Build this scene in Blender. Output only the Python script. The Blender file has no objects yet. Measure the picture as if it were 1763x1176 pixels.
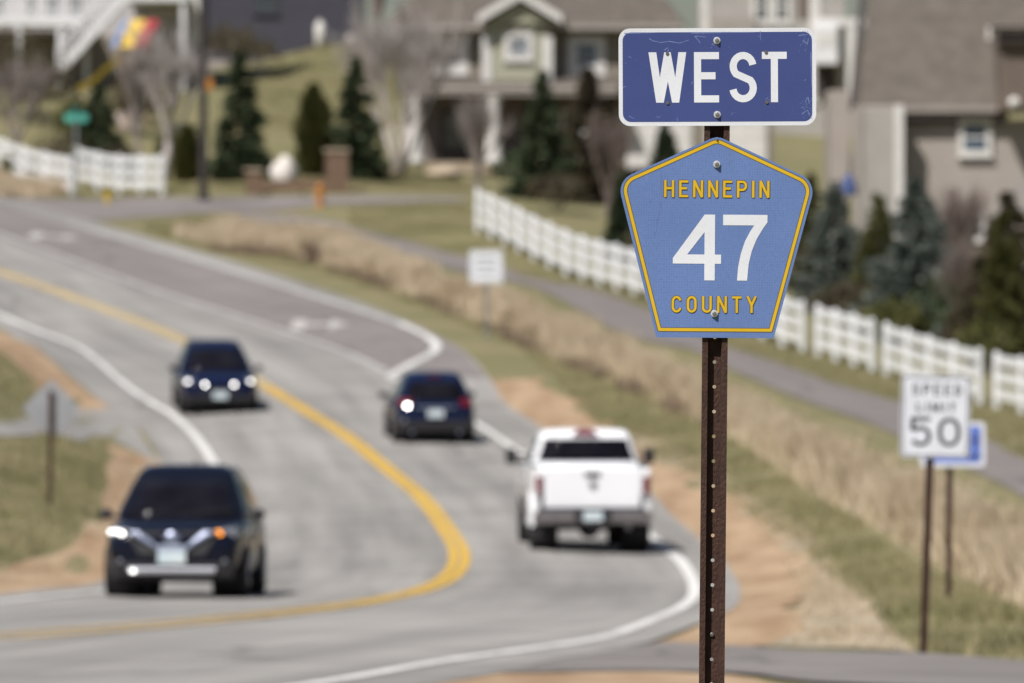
import bpy, bmesh, math, random
import numpy as np
from mathutils import Vector, Matrix, Euler

random.seed(7); rng = np.random.default_rng(7)
sc = bpy.context.scene
C = sc.collection
PI = math.pi
R = math.radians

# ------------------------------------------------------------------ camera, sky, sun, exposure
CZ = 4.0                      # eye height over the lowest part of the road
F = 300 / 36 * 1763           # focal length in photo pixels
HX, HY = 881.5, 520.0         # principal column and horizon row in photo pixels
cam_d = bpy.data.cameras.new('camera'); cam = bpy.data.objects.new('camera', cam_d); C.objects.link(cam)
cam.location = (0, 0, CZ); cam.rotation_euler = (PI / 2, 0, 0)
cam_d.lens = 300; cam_d.sensor_width = 36; cam_d.shift_y = -(588 - HY) / 1763
cam_d.clip_start = 1; cam_d.clip_end = 5000
cam_d.dof.use_dof = True; cam_d.dof.focus_distance = 26.5; cam_d.dof.aperture_fstop = 7.0
sc.camera = cam

SUN_EL, SUN_AZ = R(54), R(38)             # sun height; how far to the left of straight behind the camera
sdir = Vector((-math.sin(SUN_AZ) * math.cos(SUN_EL), -math.cos(SUN_AZ) * math.cos(SUN_EL), math.sin(SUN_EL)))
wd = bpy.data.worlds.new('World'); sc.world = wd; wd.use_nodes = True
nt = wd.node_tree; bg = nt.nodes['Background']
sky = nt.nodes.new('ShaderNodeTexSky'); sky.sky_type = 'NISHITA'; sky.sun_disc = False
sky.sun_elevation = SUN_EL; sky.sun_rotation = math.atan2(sdir.x, sdir.y)
sky.air_density = 1.0; sky.dust_density = 1.2; sky.ozone_density = 1.0
nt.links.new(sky.outputs[0], bg.inputs[0]); bg.inputs[1].default_value = 0.05
sun_d = bpy.data.lights.new('sun', 'SUN'); sun_d.energy = 5.0; sun_d.angle = R(0.53); sun_d.color = (1.0, 0.955, 0.9)
sun = bpy.data.objects.new('sun', sun_d); C.objects.link(sun); sun.location = (0, 0, 60)
sun.rotation_euler = (-sdir).to_track_quat('-Z', 'Y').to_euler()
sc.view_settings.view_transform = 'Standard'; sc.view_settings.look = 'None'
sc.view_settings.exposure = 0.24; sc.view_settings.gamma = 1.0; sc.view_settings.use_curve_mapping = False
sc.render.engine = 'CYCLES'
sc.cycles.use_denoising = True
sc.cycles.max_bounces = 6; sc.cycles.sample_clamp_indirect = 4.0; sc.cycles.caustics_reflective = False; sc.cycles.caustics_refractive = False

# ------------------------------------------------------------------ helpers: objects
def tag(o, label=None, cat=None, group=None, kind=None):
    if label: o['label'] = label
    if cat: o['category'] = cat
    if group: o['group'] = group
    if kind: o['kind'] = kind
    return o
def thing(name, label, cat, loc=(0, 0, 0), rz=0.0, group=None):
    o = bpy.data.objects.new(name, None); C.objects.link(o); o.empty_display_size = .2
    o.location = loc; o.rotation_euler = (0, 0, rz)
    return tag(o, label, cat, group)
def obj(name, me, mat, parent=None):
    if mat is not None and not me.materials: me.materials.append(mat)
    o = bpy.data.objects.new(name, me); C.objects.link(o); o.parent = parent
    return o
def share(o, loc=None, rot=None, parent=None, name=None):
    c = o.copy(); C.objects.link(c)
    if parent is not None: c.parent = parent
    if loc is not None: c.location = loc
    if rot is not None: c.rotation_euler = rot
    return c
def copy_tree(o, parent=None):
    c = o.copy(); C.objects.link(c)
    if parent is not None: c.parent = parent
    for ch in list(o.children): copy_tree(ch, c)
    return c

class MB:
    def __init__(s): s.v = []; s.f = []
    def add(s, vs, fs):
        n = len(s.v); s.v += [tuple(v) for v in vs]; s.f += [tuple(i + n for i in f) for f in fs]; return s
    def box(s, x0, x1, y0, y1, z0, z1, m=None):
        vs = [Vector(p) for p in ((x0,y0,z0),(x1,y0,z0),(x1,y1,z0),(x0,y1,z0),(x0,y0,z1),(x1,y0,z1),(x1,y1,z1),(x0,y1,z1))]
        if m: vs = [m @ v for v in vs]
        return s.add(vs, [(0,3,2,1),(4,5,6,7),(0,1,5,4),(1,2,6,5),(2,3,7,6),(3,0,4,7)])
    def cbox(s, c, d, m=None):
        return s.box(c[0]-d[0]/2, c[0]+d[0]/2, c[1]-d[1]/2, c[1]+d[1]/2, c[2]-d[2]/2, c[2]+d[2]/2, m)
    def hexa(s, a, b):           # two quads a (4 pts) and b (4 pts), joined
        return s.add(list(a) + list(b), [(3,2,1,0),(4,5,6,7),(0,1,5,4),(1,2,6,5),(2,3,7,6),(3,0,4,7)])
    def tube(s, p0, p1, r0, r1=None, n=8, cap=True):
        p0 = Vector(p0); p1 = Vector(p1); r1 = r0 if r1 is None else r1
        d = p1 - p0
        if d.length < 1e-7: return s
        q = d.to_track_quat('Z', 'Y'); vs = []
        for p, r in ((p0, r0), (p1, r1)):
            for k in range(n):
                a = 2 * PI * k / n; vs.append(p + q @ Vector((r * math.cos(a), r * math.sin(a), 0)))
        fs = [(k, (k+1) % n, n + (k+1) % n, n + k) for k in range(n)]
        if cap: fs += [tuple(range(n-1, -1, -1)), tuple(range(n, 2*n))]
        return s.add(vs, fs)
    def lathe(s, prof, n=16, axis='Z', o=(0, 0, 0), cap=True):   # prof: (r, h)
        vs = []
        for r, h in prof:
            for k in range(n):
                a = 2 * PI * k / n; c, d = r * math.cos(a), r * math.sin(a)
                p = (c, d, h) if axis == 'Z' else ((h, c, d) if axis == 'X' else (d, h, c))
                vs.append((p[0]+o[0], p[1]+o[1], p[2]+o[2]))
        fs = []
        for i in range(len(prof)-1):
            for k in range(n):
                a, b = i*n+k, i*n+(k+1) % n; fs.append((a, b, b+n, a+n))
        if cap: fs += [tuple(range(n-1, -1, -1)), tuple(range((len(prof)-1)*n, len(prof)*n))]
        return s.add(vs, fs)
    def prism(s, poly, y0, y1):  # polygon in x,z, between y0 (front) and y1
        n = len(poly)
        vs = [(x, y0, z) for x, z in poly] + [(x, y1, z) for x, z in poly]
        fs = [tuple(range(n)), tuple(range(2*n-1, n-1, -1))] + [(k, k+n, (k+1) % n + n, (k+1) % n) for k in range(n)]
        return s.add(vs, fs)
    def face(s, pts): return s.add(pts, [tuple(range(len(pts)))])
    def ball(s, c, r, n=10, m=7, sc_=(1, 1, 1)):
        vs = [(c[0], c[1], c[2] - r*sc_[2])]
        for i in range(1, m):
            t = -PI/2 + PI*i/m
            for k in range(n):
                a = 2*PI*k/n; vs.append((c[0]+r*sc_[0]*math.cos(t)*math.cos(a), c[1]+r*sc_[1]*math.cos(t)*math.sin(a), c[2]+r*sc_[2]*math.sin(t)))
        vs.append((c[0], c[1], c[2] + r*sc_[2])); top = len(vs)-1; fs = []
        for k in range(n): fs.append((0, 1+(k+1) % n, 1+k)); fs.append((top, top-n+k, top-n+(k+1) % n))
        for i in range(m-2):
            for k in range(n):
                a, b = 1+i*n+k, 1+i*n+(k+1) % n; fs.append((a, b, b+n, a+n))
        return s.add(vs, fs)
    def mesh(s, name, smooth=False, fix=True):
        me = bpy.data.meshes.new(name); me.from_pydata(s.v, [], s.f)
        if fix:
            bm = bmesh.new(); bm.from_mesh(me); bmesh.ops.recalc_face_normals(bm, faces=bm.faces); bm.to_mesh(me); bm.free()
        if smooth: me.polygons.foreach_set('use_smooth', [True]*len(me.polygons))
        me.update(); return me
    def build(s, name, mat, parent=None, smooth=False, bevel=0, sub=0, seg=2, fix=True):
        o = obj(name, s.mesh(name, smooth, fix), mat, parent)
        if bevel:
            b = o.modifiers.new('bevel', 'BEVEL'); b.width = bevel; b.segments = seg; b.limit_method = 'ANGLE'; b.angle_limit = R(35)
        if sub:
            m = o.modifiers.new('sub', 'SUBSURF'); m.levels = sub; m.render_levels = sub
        return o
def tri_mesh(name, V, T, attr=None):
    V = np.asarray(V, np.float32).reshape(-1, 3); T = np.asarray(T, np.int32).reshape(-1, 3)
    me = bpy.data.meshes.new(name)
    me.vertices.add(len(V)); me.vertices.foreach_set('co', V.ravel())
    me.loops.add(T.size); me.loops.foreach_set('vertex_index', T.ravel())
    me.polygons.add(len(T)); me.polygons.foreach_set('loop_start', np.arange(0, T.size, 3, dtype=np.int32))
    me.polygons.foreach_set('loop_total', np.full(len(T), 3, np.int32))
    me.update(calc_edges=True)
    if attr is not None:
        a = me.attributes.new('tint', 'FLOAT', 'POINT'); a.data.foreach_set('value', np.asarray(attr, np.float32))
    return me

# ------------------------------------------------------------------ helpers: materials
def mat(name, col, rough=.6, metal=0.0, col2=None, scale=8.0, detail=4.0, bump=0.0, bscale=None, tint=False, coat=0.0, emit=None, estr=0.0,
        trans=0.0, sheen=0.0, lo=.35, hi=.65, spec=None, coords='Object', stretch=None, alpha=None):
    m = bpy.data.materials.new(name); m.use_nodes = True; n = m.node_tree; b = n.nodes['Principled BSDF']
    b.inputs['Base Color'].default_value = (*col, 1); b.inputs['Roughness'].default_value = rough; b.inputs['Metallic'].default_value = metal
    b.inputs['Coat Weight'].default_value = coat; b.inputs['Coat Roughness'].default_value = .05
    if spec is not None: b.inputs['Specular IOR Level'].default_value = spec
    if trans: b.inputs['Transmission Weight'].default_value = trans
    if emit: b.inputs['Emission Color'].default_value = (*emit, 1); b.inputs['Emission Strength'].default_value = estr
    L = n.links.new
    tc = n.nodes.new('ShaderNodeTexCoord'); src = tc.outputs[coords]
    if stretch:
        mp = n.nodes.new('ShaderNodeMapping'); mp.inputs['Scale'].default_value = stretch; L(src, mp.inputs[0]); src = mp.outputs[0]
    if col2 is not None:
        no = n.nodes.new('ShaderNodeTexNoise'); no.inputs['Scale'].default_value = scale; no.inputs['Detail'].default_value = detail; L(src, no.inputs['Vector'])
        rp = n.nodes.new('ShaderNodeMapRange'); rp.inputs[1].default_value = lo; rp.inputs[2].default_value = hi; L(no.outputs[0], rp.inputs[0])
        fac = rp.outputs[0]
        if tint:
            at = n.nodes.new('ShaderNodeAttribute'); at.attribute_name = 'tint'
            ad = n.nodes.new('ShaderNodeMath'); ad.operation = 'ADD'; L(fac, ad.inputs[0]); L(at.outputs['Fac'], ad.inputs[1])
            mu = n.nodes.new('ShaderNodeMath'); mu.operation = 'MULTIPLY'; mu.inputs[1].default_value = .5; mu.use_clamp = True; L(ad.outputs[0], mu.inputs[0]); fac = mu.outputs[0]
        mx = n.nodes.new('ShaderNodeMix'); mx.data_type = 'RGBA'; L(fac, mx.inputs[0])
        mx.inputs[6].default_value = (*col, 1); mx.inputs[7].default_value = (*col2, 1); L(mx.outputs[2], b.inputs['Base Color'])
    if bump:
        nb = n.nodes.new('ShaderNodeTexNoise'); nb.inputs['Scale'].default_value = bscale or scale*4; nb.inputs['Detail'].default_value = 3; L(src, nb.inputs['Vector'])
        bu = n.nodes.new('ShaderNodeBump'); bu.inputs['Strength'].default_value = bump; bu.inputs['Distance'].default_value = .02
        L(nb.outputs[0], bu.inputs['Height']); L(bu.outputs[0], b.inputs['Normal'])
    return m
def leafmat(name, c1, c2, scale=1.5, rough=.7, tr=.25):
    m = mat(name, c1, rough, col2=c2, scale=scale, tint=True, spec=.2)
    n = m.node_tree; b = n.nodes['Principled BSDF']; out = n.nodes['Material Output']
    t = n.nodes.new('ShaderNodeBsdfTranslucent'); mix = n.nodes.new('ShaderNodeMixShader'); mix.inputs[0].default_value = tr
    mx = [x for x in n.nodes if x.bl_idname == 'ShaderNodeMix'][0]
    n.links.new(mx.outputs[2], t.inputs[0]); n.links.new(b.outputs[0], mix.inputs[1]); n.links.new(t.outputs[0], mix.inputs[2]); n.links.new(mix.outputs[0], out.inputs[0])
    return m

# ------------------------------------------------------------------ terrain
def W(px, py, D): return Vector(((px - HX) / F * D, D, CZ + (HY - py) / F * D))
PROF = [(40,-2.2),(50,-2.52),(60,-2.8),(72,-3.05),(84,-3.3),(100,-3.64),(113,-3.88),(125,-3.97),(136,-3.95),(150,-3.8),(165,-3.5),(183,-2.9),(195,-2.46),(217,-1.0),(240,.83),(256,2.08),(272,3.3)]
XC = [(40,-19),(60,-10.5),(84,-4.9),(94,-3.1),(104,-2.0),(117,-1.12),(125,-.85),(136,-.82),(148,-1.2),(165,-2.05),(184,-3.5),(202,-5.8),(217,-8.4),(240,-14.4),(272,-25)]
pts = []
for D, z in PROF:
    xc = np.interp(D, [p[0] for p in XC], [p[1] for p in XC])
    for dx in (-5.5, -2, 1.5, 4.2): pts.append((xc + dx, D, z))
for px, py, D in [(85,870,130),(0,590,205),(0,640,185),(0,730,166),(0,800,150),(0,900,132),(0,1000,113),(150,760,160),(180,900,130),
    (1590,1127,76),(1763,1142,75),(1258,1113,84),(1500,1050,87),(1763,1050,86),(1633,1030,92),(1300,950,130),(1400,900,134),(1763,1000,97),(1763,900,118),
    (1500,800,155),(1300,750,172),(1150,680,195),(1000,612,214),(838,585,217),(1000,562,226),(940,720,190),(1080,830,160),
    (1750,712,206),(1620,680,213),(1500,640,221),(1350,598,231),(1100,512,250),(1000,485,258),(866,419,270),(820,397,275),
    (450,372,285),(620,400,275),(780,436,268),(780,465,255),(867,458,262),(867,482,250),(997,492,245),(1011,540,230),(1098,523,243),(1185,598,212),(1300,611,218),
    (1300,654,196),(1443,660,205),(1478,720,178),(1550,690,198),(1700,757,170),(1700,821,142),(1763,788,158),(1763,856,132),
    (700,450,252),(350,400,268),(560,425,262),(350,340,290),(200,332,300),(0,300,305),(560,350,288),(415,295,305),(600,312,298),(760,290,325),(1000,345,300),
    (1150,285,345),(560,84,368),(560,80,386),(400,114,386),(470,106,386),(630,84,386),(300,128,386),(150,146,386),(0,146,386),(150,152,352),(250,150,352),(0,152,352),(450,150,350),(640,92,368),(500,112,364),(400,240,325),(560,240,325),(100,165,330),(320,130,362),(1300,490,262),(1600,500,270),(1763,520,265),(1400,285,352)]:
    w = W(px, py, D); pts.append((w.x, w.y, w.z - CZ))
pts += [(-80,100,-3.2),(-80,200,-1),(-80,300,5),(80,100,-2.6),(80,200,-2.2),(80,300,2.5),(80,400,9),(-80,400,10),(0,440,12.5),(-15,430,12),(0,500,15),(-90,500,15),(90,500,14),
        (0,0,-1.65),(-90,0,-1.8),(90,0,-1.6),(.63,26.5,-1.75),(-60,40,-2.4),(60,60,-2.5),(30,120,-2.6),(30,70,-2.9),(-30,130,-2.8),(-30,90,-3.3),(25,260,0),(25,340,5.5),(-30,330,8)]
CP = np.array(pts); AX = 4.0
def _k(r): return np.where(r > 1e-9, r*r*np.log(np.maximum(r, 1e-9)), 0)
_Q = np.c_[CP[:,0]*AX, CP[:,1]] / 100
_r = np.linalg.norm(_Q[:,None]-_Q[None], axis=2); _n = len(CP)
_A = np.zeros((_n+3, _n+3)); _A[:_n,:_n] = _k(_r) + np.eye(_n)*1.5e-3; _P = np.c_[np.ones(_n), _Q]; _A[:_n,_n:] = _P; _A[_n:,:_n] = _P.T
_S = np.linalg.solve(_A, np.r_[CP[:,2], 0, 0, 0])
def ZT(x, y):
    x = np.clip(np.asarray(x, float), -100, 100); y = np.clip(np.asarray(y, float), -30, 500); sh = np.broadcast(x, y).shape
    q = np.c_[np.broadcast_to(x, sh).ravel()*AX, np.broadcast_to(y, sh).ravel()]/100; out = np.empty(len(q))
    for i in range(0, len(q), 20000):
        c = q[i:i+20000]; r = np.linalg.norm(c[:,None]-_Q[None], axis=2); out[i:i+20000] = _k(r) @ _S[:_n] + np.c_[np.ones(len(c)), c] @ _S[_n:]
    return out.reshape(sh) + CZ
def zt(x, y): return float(ZT(np.array([x]), np.array([y]))[0])
_DD = np.arange(45, 460, .5)
def G(px, py):               # first ground point under a photo pixel
    x = (px-HX)/F*_DD; zr = CZ+(HY-py)/F*_DD; d = ZT(x, _DD) - zr
    k = np.where(d >= 0)[0]; i = k[0] if len(k) else len(_DD)-1
    if i == 0: D = _DD[0]
    else: D = _DD[i-1] + .5*(-d[i-1])/(d[i]-d[i-1]+1e-12)
    return Vector(((px-HX)/F*D, D, CZ+(HY-py)/F*D))
def GP(l): return [G(*p) for p in l]
def smooth_line(P, step=1.0):
    P = [np.array((p[0], p[1])) for p in P]; P = [2*P[0]-P[1]] + P + [2*P[-1]-P[-2]]; out = []
    for i in range(1, len(P)-2):
        p0, p1, p2, p3 = P[i-1:i+3]; t0 = 0; al = .5
        t1 = t0+max(np.linalg.norm(p1-p0), 1e-4)**al; t2 = t1+max(np.linalg.norm(p2-p1), 1e-4)**al; t3 = t2+max(np.linalg.norm(p3-p2), 1e-4)**al
        n = max(2, int(np.linalg.norm(p2-p1)/step))
        for t in np.linspace(t1, t2, n, endpoint=False):
            a1 = (t1-t)/(t1-t0)*p0+(t-t0)/(t1-t0)*p1; a2 = (t2-t)/(t2-t1)*p1+(t-t1)/(t2-t1)*p2; a3 = (t3-t)/(t3-t2)*p2+(t-t2)/(t3-t2)*p3
            b1 = (t2-t)/(t2-t0)*a1+(t-t0)/(t2-t0)*a2; b2 = (t3-t)/(t3-t1)*a2+(t-t1)/(t3-t1)*a3
            out.append((t2-t)/(t2-t1)*b1+(t-t1)/(t2-t1)*b2)
    out.append(P[-2]); return np.array(out)
def resample(L, n):
    s = np.r_[0, np.cumsum(np.linalg.norm(np.diff(L, axis=0), axis=1))]; t = np.linspace(0, s[-1], n)
    return np.c_[np.interp(t, s, L[:,0]), np.interp(t, s, L[:,1])], t
def sheet(name, A, B, off, material, n=None, m=8, parent=None, jit=0.0):    # strip of ground between two edge lines
    n = n or 200
    a, t = resample(A, n); b, _ = resample(B, n)
    if jit:
        for e in (b,):
            dv = b-a; dv /= np.linalg.norm(dv, axis=1)[:,None]+1e-9; e += dv*np.convolve(rng.normal(0, jit*2.2, n), np.hanning(7)/3, 'same')[:,None]
    u = np.linspace(0, 1, m+1); P = a[:,None]*(1-u[None,:,None])+b[:,None]*u[None,:,None]
    z = ZT(P[...,0], P[...,1])+off; V = np.concatenate([P, z[...,None]], 2).reshape(-1, 3)
    fs = []
    for i in range(n-1):
        for j in range(m):
            k = i*(m+1)+j; fs.append((k, k+1, k+m+2, k+m+1))
    me = bpy.data.meshes.new(name); me.from_pydata(V.tolist(), [], fs)
    if me.polygons[0].normal.z < 0: me.flip_normals()
    uv = me.uv_layers.new(name='UVMap'); vi = np.empty(len(me.loops), np.int32); me.loops.foreach_get('vertex_index', vi)
    U = np.tile(u, n); T = np.repeat(t, m+1); uv.data.foreach_set('uv', np.c_[U[vi], T[vi]].astype(np.float32).ravel())
    me.polygons.foreach_set('use_smooth', [True]*len(me.polygons))
    o = obj(name, me, material, parent); o['kind'] = 'structure'; return o
def ribbon(name, L, w, off, material, parent=None, m=1):
    n = len(L); d = np.gradient(L, axis=0); d /= np.linalg.norm(d, axis=1)[:,None]+1e-9; nn = np.c_[d[:,1], -d[:,0]]
    return sheet(name, L-nn*w/2, L+nn*w/2, off, material, n=n, m=m, parent=parent)
def offset_line(L, w):
    d = np.gradient(L, axis=0); d /= np.linalg.norm(d, axis=1)[:,None]+1e-9; return L+np.c_[d[:,1], -d[:,0]]*w

# ------------------------------------------------------------------ materials of the setting
def road_mat(name, c1, c2, wear=True, streak=.75):
    m = mat(name, c1, .85, col2=c2, scale=.35, detail=6, bump=.25, bscale=60, spec=.25)
    n = m.node_tree; b = n.nodes['Principled BSDF']; L = n.links.new
    mx = [x for x in n.nodes if x.bl_idname == 'ShaderNodeMix'][0]
    uv = n.nodes.new('ShaderNodeUVMap'); mp = n.nodes.new('ShaderNodeMapping'); mp.inputs['Scale'].default_value = (9 if wear else 3, .035, 1); L(uv.outputs[0], mp.inputs[0])
    no = n.nodes.new('ShaderNodeTexNoise'); no.inputs['Scale'].default_value = 1.6; no.inputs['Detail'].default_value = 5; L(mp.outputs[0], no.inputs['Vector'])
    r = n.nodes.new('ShaderNodeMapRange'); r.inputs[1].default_value = .3; r.inputs[2].default_value = .7; r.inputs[3].default_value = 1-.32*streak; r.inputs[4].default_value = 1+.28*streak; L(no.outputs[0], r.inputs[0])
    h = n.nodes.new('ShaderNodeMix'); h.data_type = 'RGBA'; h.blend_type = 'MULTIPLY'; h.inputs[0].default_value = 1; L(mx.outputs[2], h.inputs[6]); L(r.outputs[0], h.inputs[7])
    vo = n.nodes.new('ShaderNodeTexVoronoi'); vo.feature = 'DISTANCE_TO_EDGE'; vo.inputs['Scale'].default_value = .16; vo.inputs['Randomness'].default_value = 1; tc = n.nodes['Texture Coordinate']
    wn = n.nodes.new('ShaderNodeTexNoise'); wn.inputs['Scale'].default_value = .6; wn.inputs['Detail'].default_value = 6; L(tc.outputs['Object'], wn.inputs['Vector'])
    va = n.nodes.new('ShaderNodeVectorMath'); va.operation = 'ADD'; L(tc.outputs['Object'], va.inputs[0]); L(wn.outputs['Color'], va.inputs[1]); L(va.outputs[0], vo.inputs['Vector'])
    cr = n.nodes.new('ShaderNodeMapRange'); cr.inputs[1].default_value = .004; cr.inputs[2].default_value = .013; cr.inputs[3].default_value = .55; cr.inputs[4].default_value = 1; L(vo.outputs[0], cr.inputs[0])
    h2 = n.nodes.new('ShaderNodeMix'); h2.data_type = 'RGBA'; h2.blend_type = 'MULTIPLY'; h2.inputs[0].default_value = .8; L(h.outputs[2], h2.inputs[6]); L(cr.outputs[0], h2.inputs[7])
    L(h2.outputs[2], b.inputs['Base Color'])
    return m
M = {}
M['asphalt'] = road_mat('worn_grey_asphalt', (.235,.225,.213), (.288,.276,.261))
M['asphalt_dark'] = road_mat('newer_dark_asphalt', (.185,.166,.160), (.218,.197,.190), streak=.3)
M['asphalt_shoulder'] = road_mat('shoulder_asphalt', (.25,.24,.228), (.305,.292,.277), streak=.3)
M['path'] = road_mat('path_asphalt', (.18,.16,.152), (.212,.19,.18), streak=.3)
M['driveway'] = road_mat('driveway_asphalt', (.175,.16,.153), (.225,.207,.198), wear=False, streak=.4)
M['white_paint'] = mat('worn_white_road_paint', (.70,.69,.67), .7, col2=(.38,.37,.355), scale=1.6, detail=9, lo=.48, hi=.72)
M['arrow_paint'] = mat('worn_arrow_paint', (.52,.50,.48), .7, col2=(.36,.34,.33), scale=2, detail=8)
M['faded_paint'] = mat('faded_white_road_paint', (.46,.45,.43), .7, col2=(.30,.29,.28), scale=1.5, detail=8)
M['yellow_paint'] = mat('yellow_road_paint', (.62,.375,.03), .7, col2=(.40,.27,.08), scale=1.4, detail=9, lo=.45, hi=.72)
M['yellow_faded'] = mat('faded_yellow_road_paint', (.56,.40,.14), .7, col2=(.46,.36,.19), scale=1.1, detail=8)
M['gravel'] = mat('orange_gravel', (.255,.160,.088), .95, col2=(.40,.285,.18), scale=1.6, stretch=(1,.16,1), lo=.32, hi=.68, detail=8, bump=.15, bscale=25)
M['pale_gravel'] = mat('pale_gravel', (.235,.195,.13), .95, col2=(.37,.315,.24), scale=2.6, stretch=(1,.16,1), lo=.35, hi=.65, detail=8, bump=.15, bscale=25)
M['earth'] = mat('rough_turf', (.14,.132,.055), .95, col2=(.25,.205,.115), scale=.45, detail=7, bump=.7, bscale=12, tint=True)
M['grass'] = leafmat('spring_grass', (.16,.178,.07), (.46,.385,.24), scale=.6)
M['dry'] = leafmat('dry_grass', (.74,.64,.49), (.42,.32,.20), scale=.55, rough=.8)

# ------------------------------------------------------------------ setting: ground
xs = np.unique(np.r_[np.linspace(-1500,-120,8), np.linspace(-120,-24,13), np.arange(-24,24.01,.75), np.linspace(24,120,13), np.linspace(120,1500,8)])
ys = np.unique(np.r_[np.linspace(-1500,-40,8), np.linspace(-40,40,9), np.arange(40,400.01,1.25), np.linspace(400,520,10), np.linspace(520,2500,10)])
GX, GY = np.meshgrid(xs, ys); GZ = ZT(GX, GY)-.012
nx = len(xs); V = np.c_[GX.ravel(), GY.ravel(), GZ.ravel()]
fs = [(j*nx+i, j*nx+i+1, (j+1)*nx+i+1, (j+1)*nx+i) for j in range(len(ys)-1) for i in range(nx-1)]
me = bpy.data.meshes.new('ground'); me.from_pydata(V.tolist(), [], fs); me.polygons.foreach_set('use_smooth', [True]*len(fs))
def inpoly(X, Y, P):
    P = np.asarray(P); ins = np.zeros(X.shape, bool); j = len(P)-1
    for i in range(len(P)):
        xi, yi, xj, yj = P[i,0], P[i,1], P[j,0], P[j,1]
        ins ^= ((yi > Y) != (yj > Y)) & (X < (xj-xi)*(Y-yi)/(yj-yi+1e-12)+xi); j = i
    return ins
def WP(l): return np.array([(g.x, g.y) for g in GP(l)])
DRY = WP([(300,392),(380,392),(470,400),(560,410),(660,438),(760,482),(870,515),(1000,566),(1150,634),(1300,694),(1450,772),(1600,850),(1763,938),(1900,1005),(1950,1120),(1763,1052),(1650,990),(1550,935),(1450,875),(1350,808),(1250,748),(1130,692),(1000,634),(900,594),(800,548),(700,508),(600,472),(480,440),(360,425),(300,410)])
dry = np.clip(inpoly(GX.ravel(), GY.ravel(), DRY)*1.0, 0, 1)
a = me.attributes.new('tint', 'FLOAT', 'POINT'); a.data.foreach_set('value', dry.astype(np.float32))
ground = obj('ground', me, M['earth']); ground['kind'] = 'structure'

# ------------------------------------------------------------------ setting: road, lines, path
L_edge = smooth_line(GP([(-900,1110),(-500,1065),(-200,1040),(0,1024),(90,1014),(190,990),(255,900),(285,830),(262,765),(215,718),(170,688),(80,612),(0,566),(-90,522),(-220,470)]))
R_edge = smooth_line(GP([(100,1262),(420,1218),(795,1172),(960,1138),(1130,1103),(1240,1060),(1275,1020),(1250,970),(1170,900),(1040,810),(930,735),(868,692),(845,655),(805,610),(745,574),(660,536),(560,500),(440,462),(310,425),(190,390),(110,368),(20,345),(-120,318)]))
road = sheet('road', L_edge, R_edge, .014, M['asphalt'], n=420, m=24)
mid = smooth_line(GP([(-300,1116),(0,1099),(200,1084),(400,1066),(600,1043),(740,1013),(783,985),(790,950),(760,900),(700,835),(600,755),(460,668),(310,585),(190,537),(95,502),(0,469),(-120,430)]), .6)
s = np.r_[0, np.cumsum(np.linalg.norm(np.diff(mid, axis=0), axis=1))]
kf = int(np.argmax(mid[:,1] > 203))
for sd in (-1, 1):
    ribbon('yellow_line', offset_line(mid[:kf+1], sd*(.09+.28*np.clip((108-mid[:kf+1,1])/22, 0, 1))[:,None]), .14, .022, M['yellow_paint'], road)
    ribbon('faded_yellow_line', offset_line(mid[kf:], sd*.12), .15, .022, M['yellow_faded'], road)
rl = smooth_line(GP([(-100,1252),(300,1214),(580,1174),(760,1142),(900,1122),(1080,1087),(1165,1052),(1196,1020),(1180,978),(1120,925),(1000,838),(880,770),(815,728),(745,688),(680,652)]), .6)
ribbon('edge_line', rl, .16, .022, M['white_paint'], road)
hook = smooth_line(GP([(680,655),(672,650),(700,632),(742,610),(752,597),(735,580),(690,558)]), .5)
ribbon('edge_line', hook, .22, .026, M['white_paint'], road)
ol = smooth_line(GP([(690,558),(620,535),(500,498),(380,461),(240,420),(118,384)]), .6)
lane = smooth_line(GP([(664,640),(600,610),(500,575),(400,543),(300,512),(200,477),(100,440),(0,404),(-120,365)]), .6)
tl_out = offset_line(ol, .0)
turn = smooth_line(GP([(690,640),(742,606),(748,594),(725,577),(620,540),(500,503),(380,466),(240,425),(118,389),(0,352)]), .6)
tl = sheet('turn_lane', smooth_line(GP([(672,645),(600,614),(500,580),(400,548),(300,517),(200,482),(100,445),(0,408),(-120,369)]), .6), np.vstack([turn]), .018, M['asphalt_dark'], n=260, m=8)
taper = sheet('taper_shoulder', smooth_line(GP([(700,645),(750,614),(760,597),(742,578),(700,556)]), .6), smooth_line(GP([(838,652),(825,636),(803,612),(770,588),(730,566)]), .6), .019, M['asphalt_dark'], n=60, m=6)
ribbon('edge_line', ol, .32, .024, M['faded_paint'], road)
ribbon('lane_line', lane, .2, .024, M['faded_paint'], road)
ll = smooth_line(GP([(-500,1080),(-200,1056),(0,1038),(180,1020),(300,985),(385,930),(410,870),(372,806),(290,711),(185,637),(90,580),(0,543),(-120,495)]), .6)
ribbon('edge_line', ll, .17, .022, M['white_paint'], road)
def arrow(px, py, name='turn_arrow'):
    g = G(px, py); me_ = MB(); h = .024
    poly = [[(-.70,-.8),(-.34,-.8),(-.34,.75),(-.70,.75)], [(-.34,-.2),(.30,-.2),(.30,.2),(-.34,.2)], [(.30,-.75),(.80,0),(.30,.75)]]
    for p in poly:
        ps = [(g.x+x, g.y+y*1.9) for x, y in p]
        me_.face([(x, y, zt(x, y)+h) for x, y in ps])
    o = me_.build(name, M['arrow_paint'], tl); o['kind'] = 'structure'
arrow(549, 560); arrow(92, 408)
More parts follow.
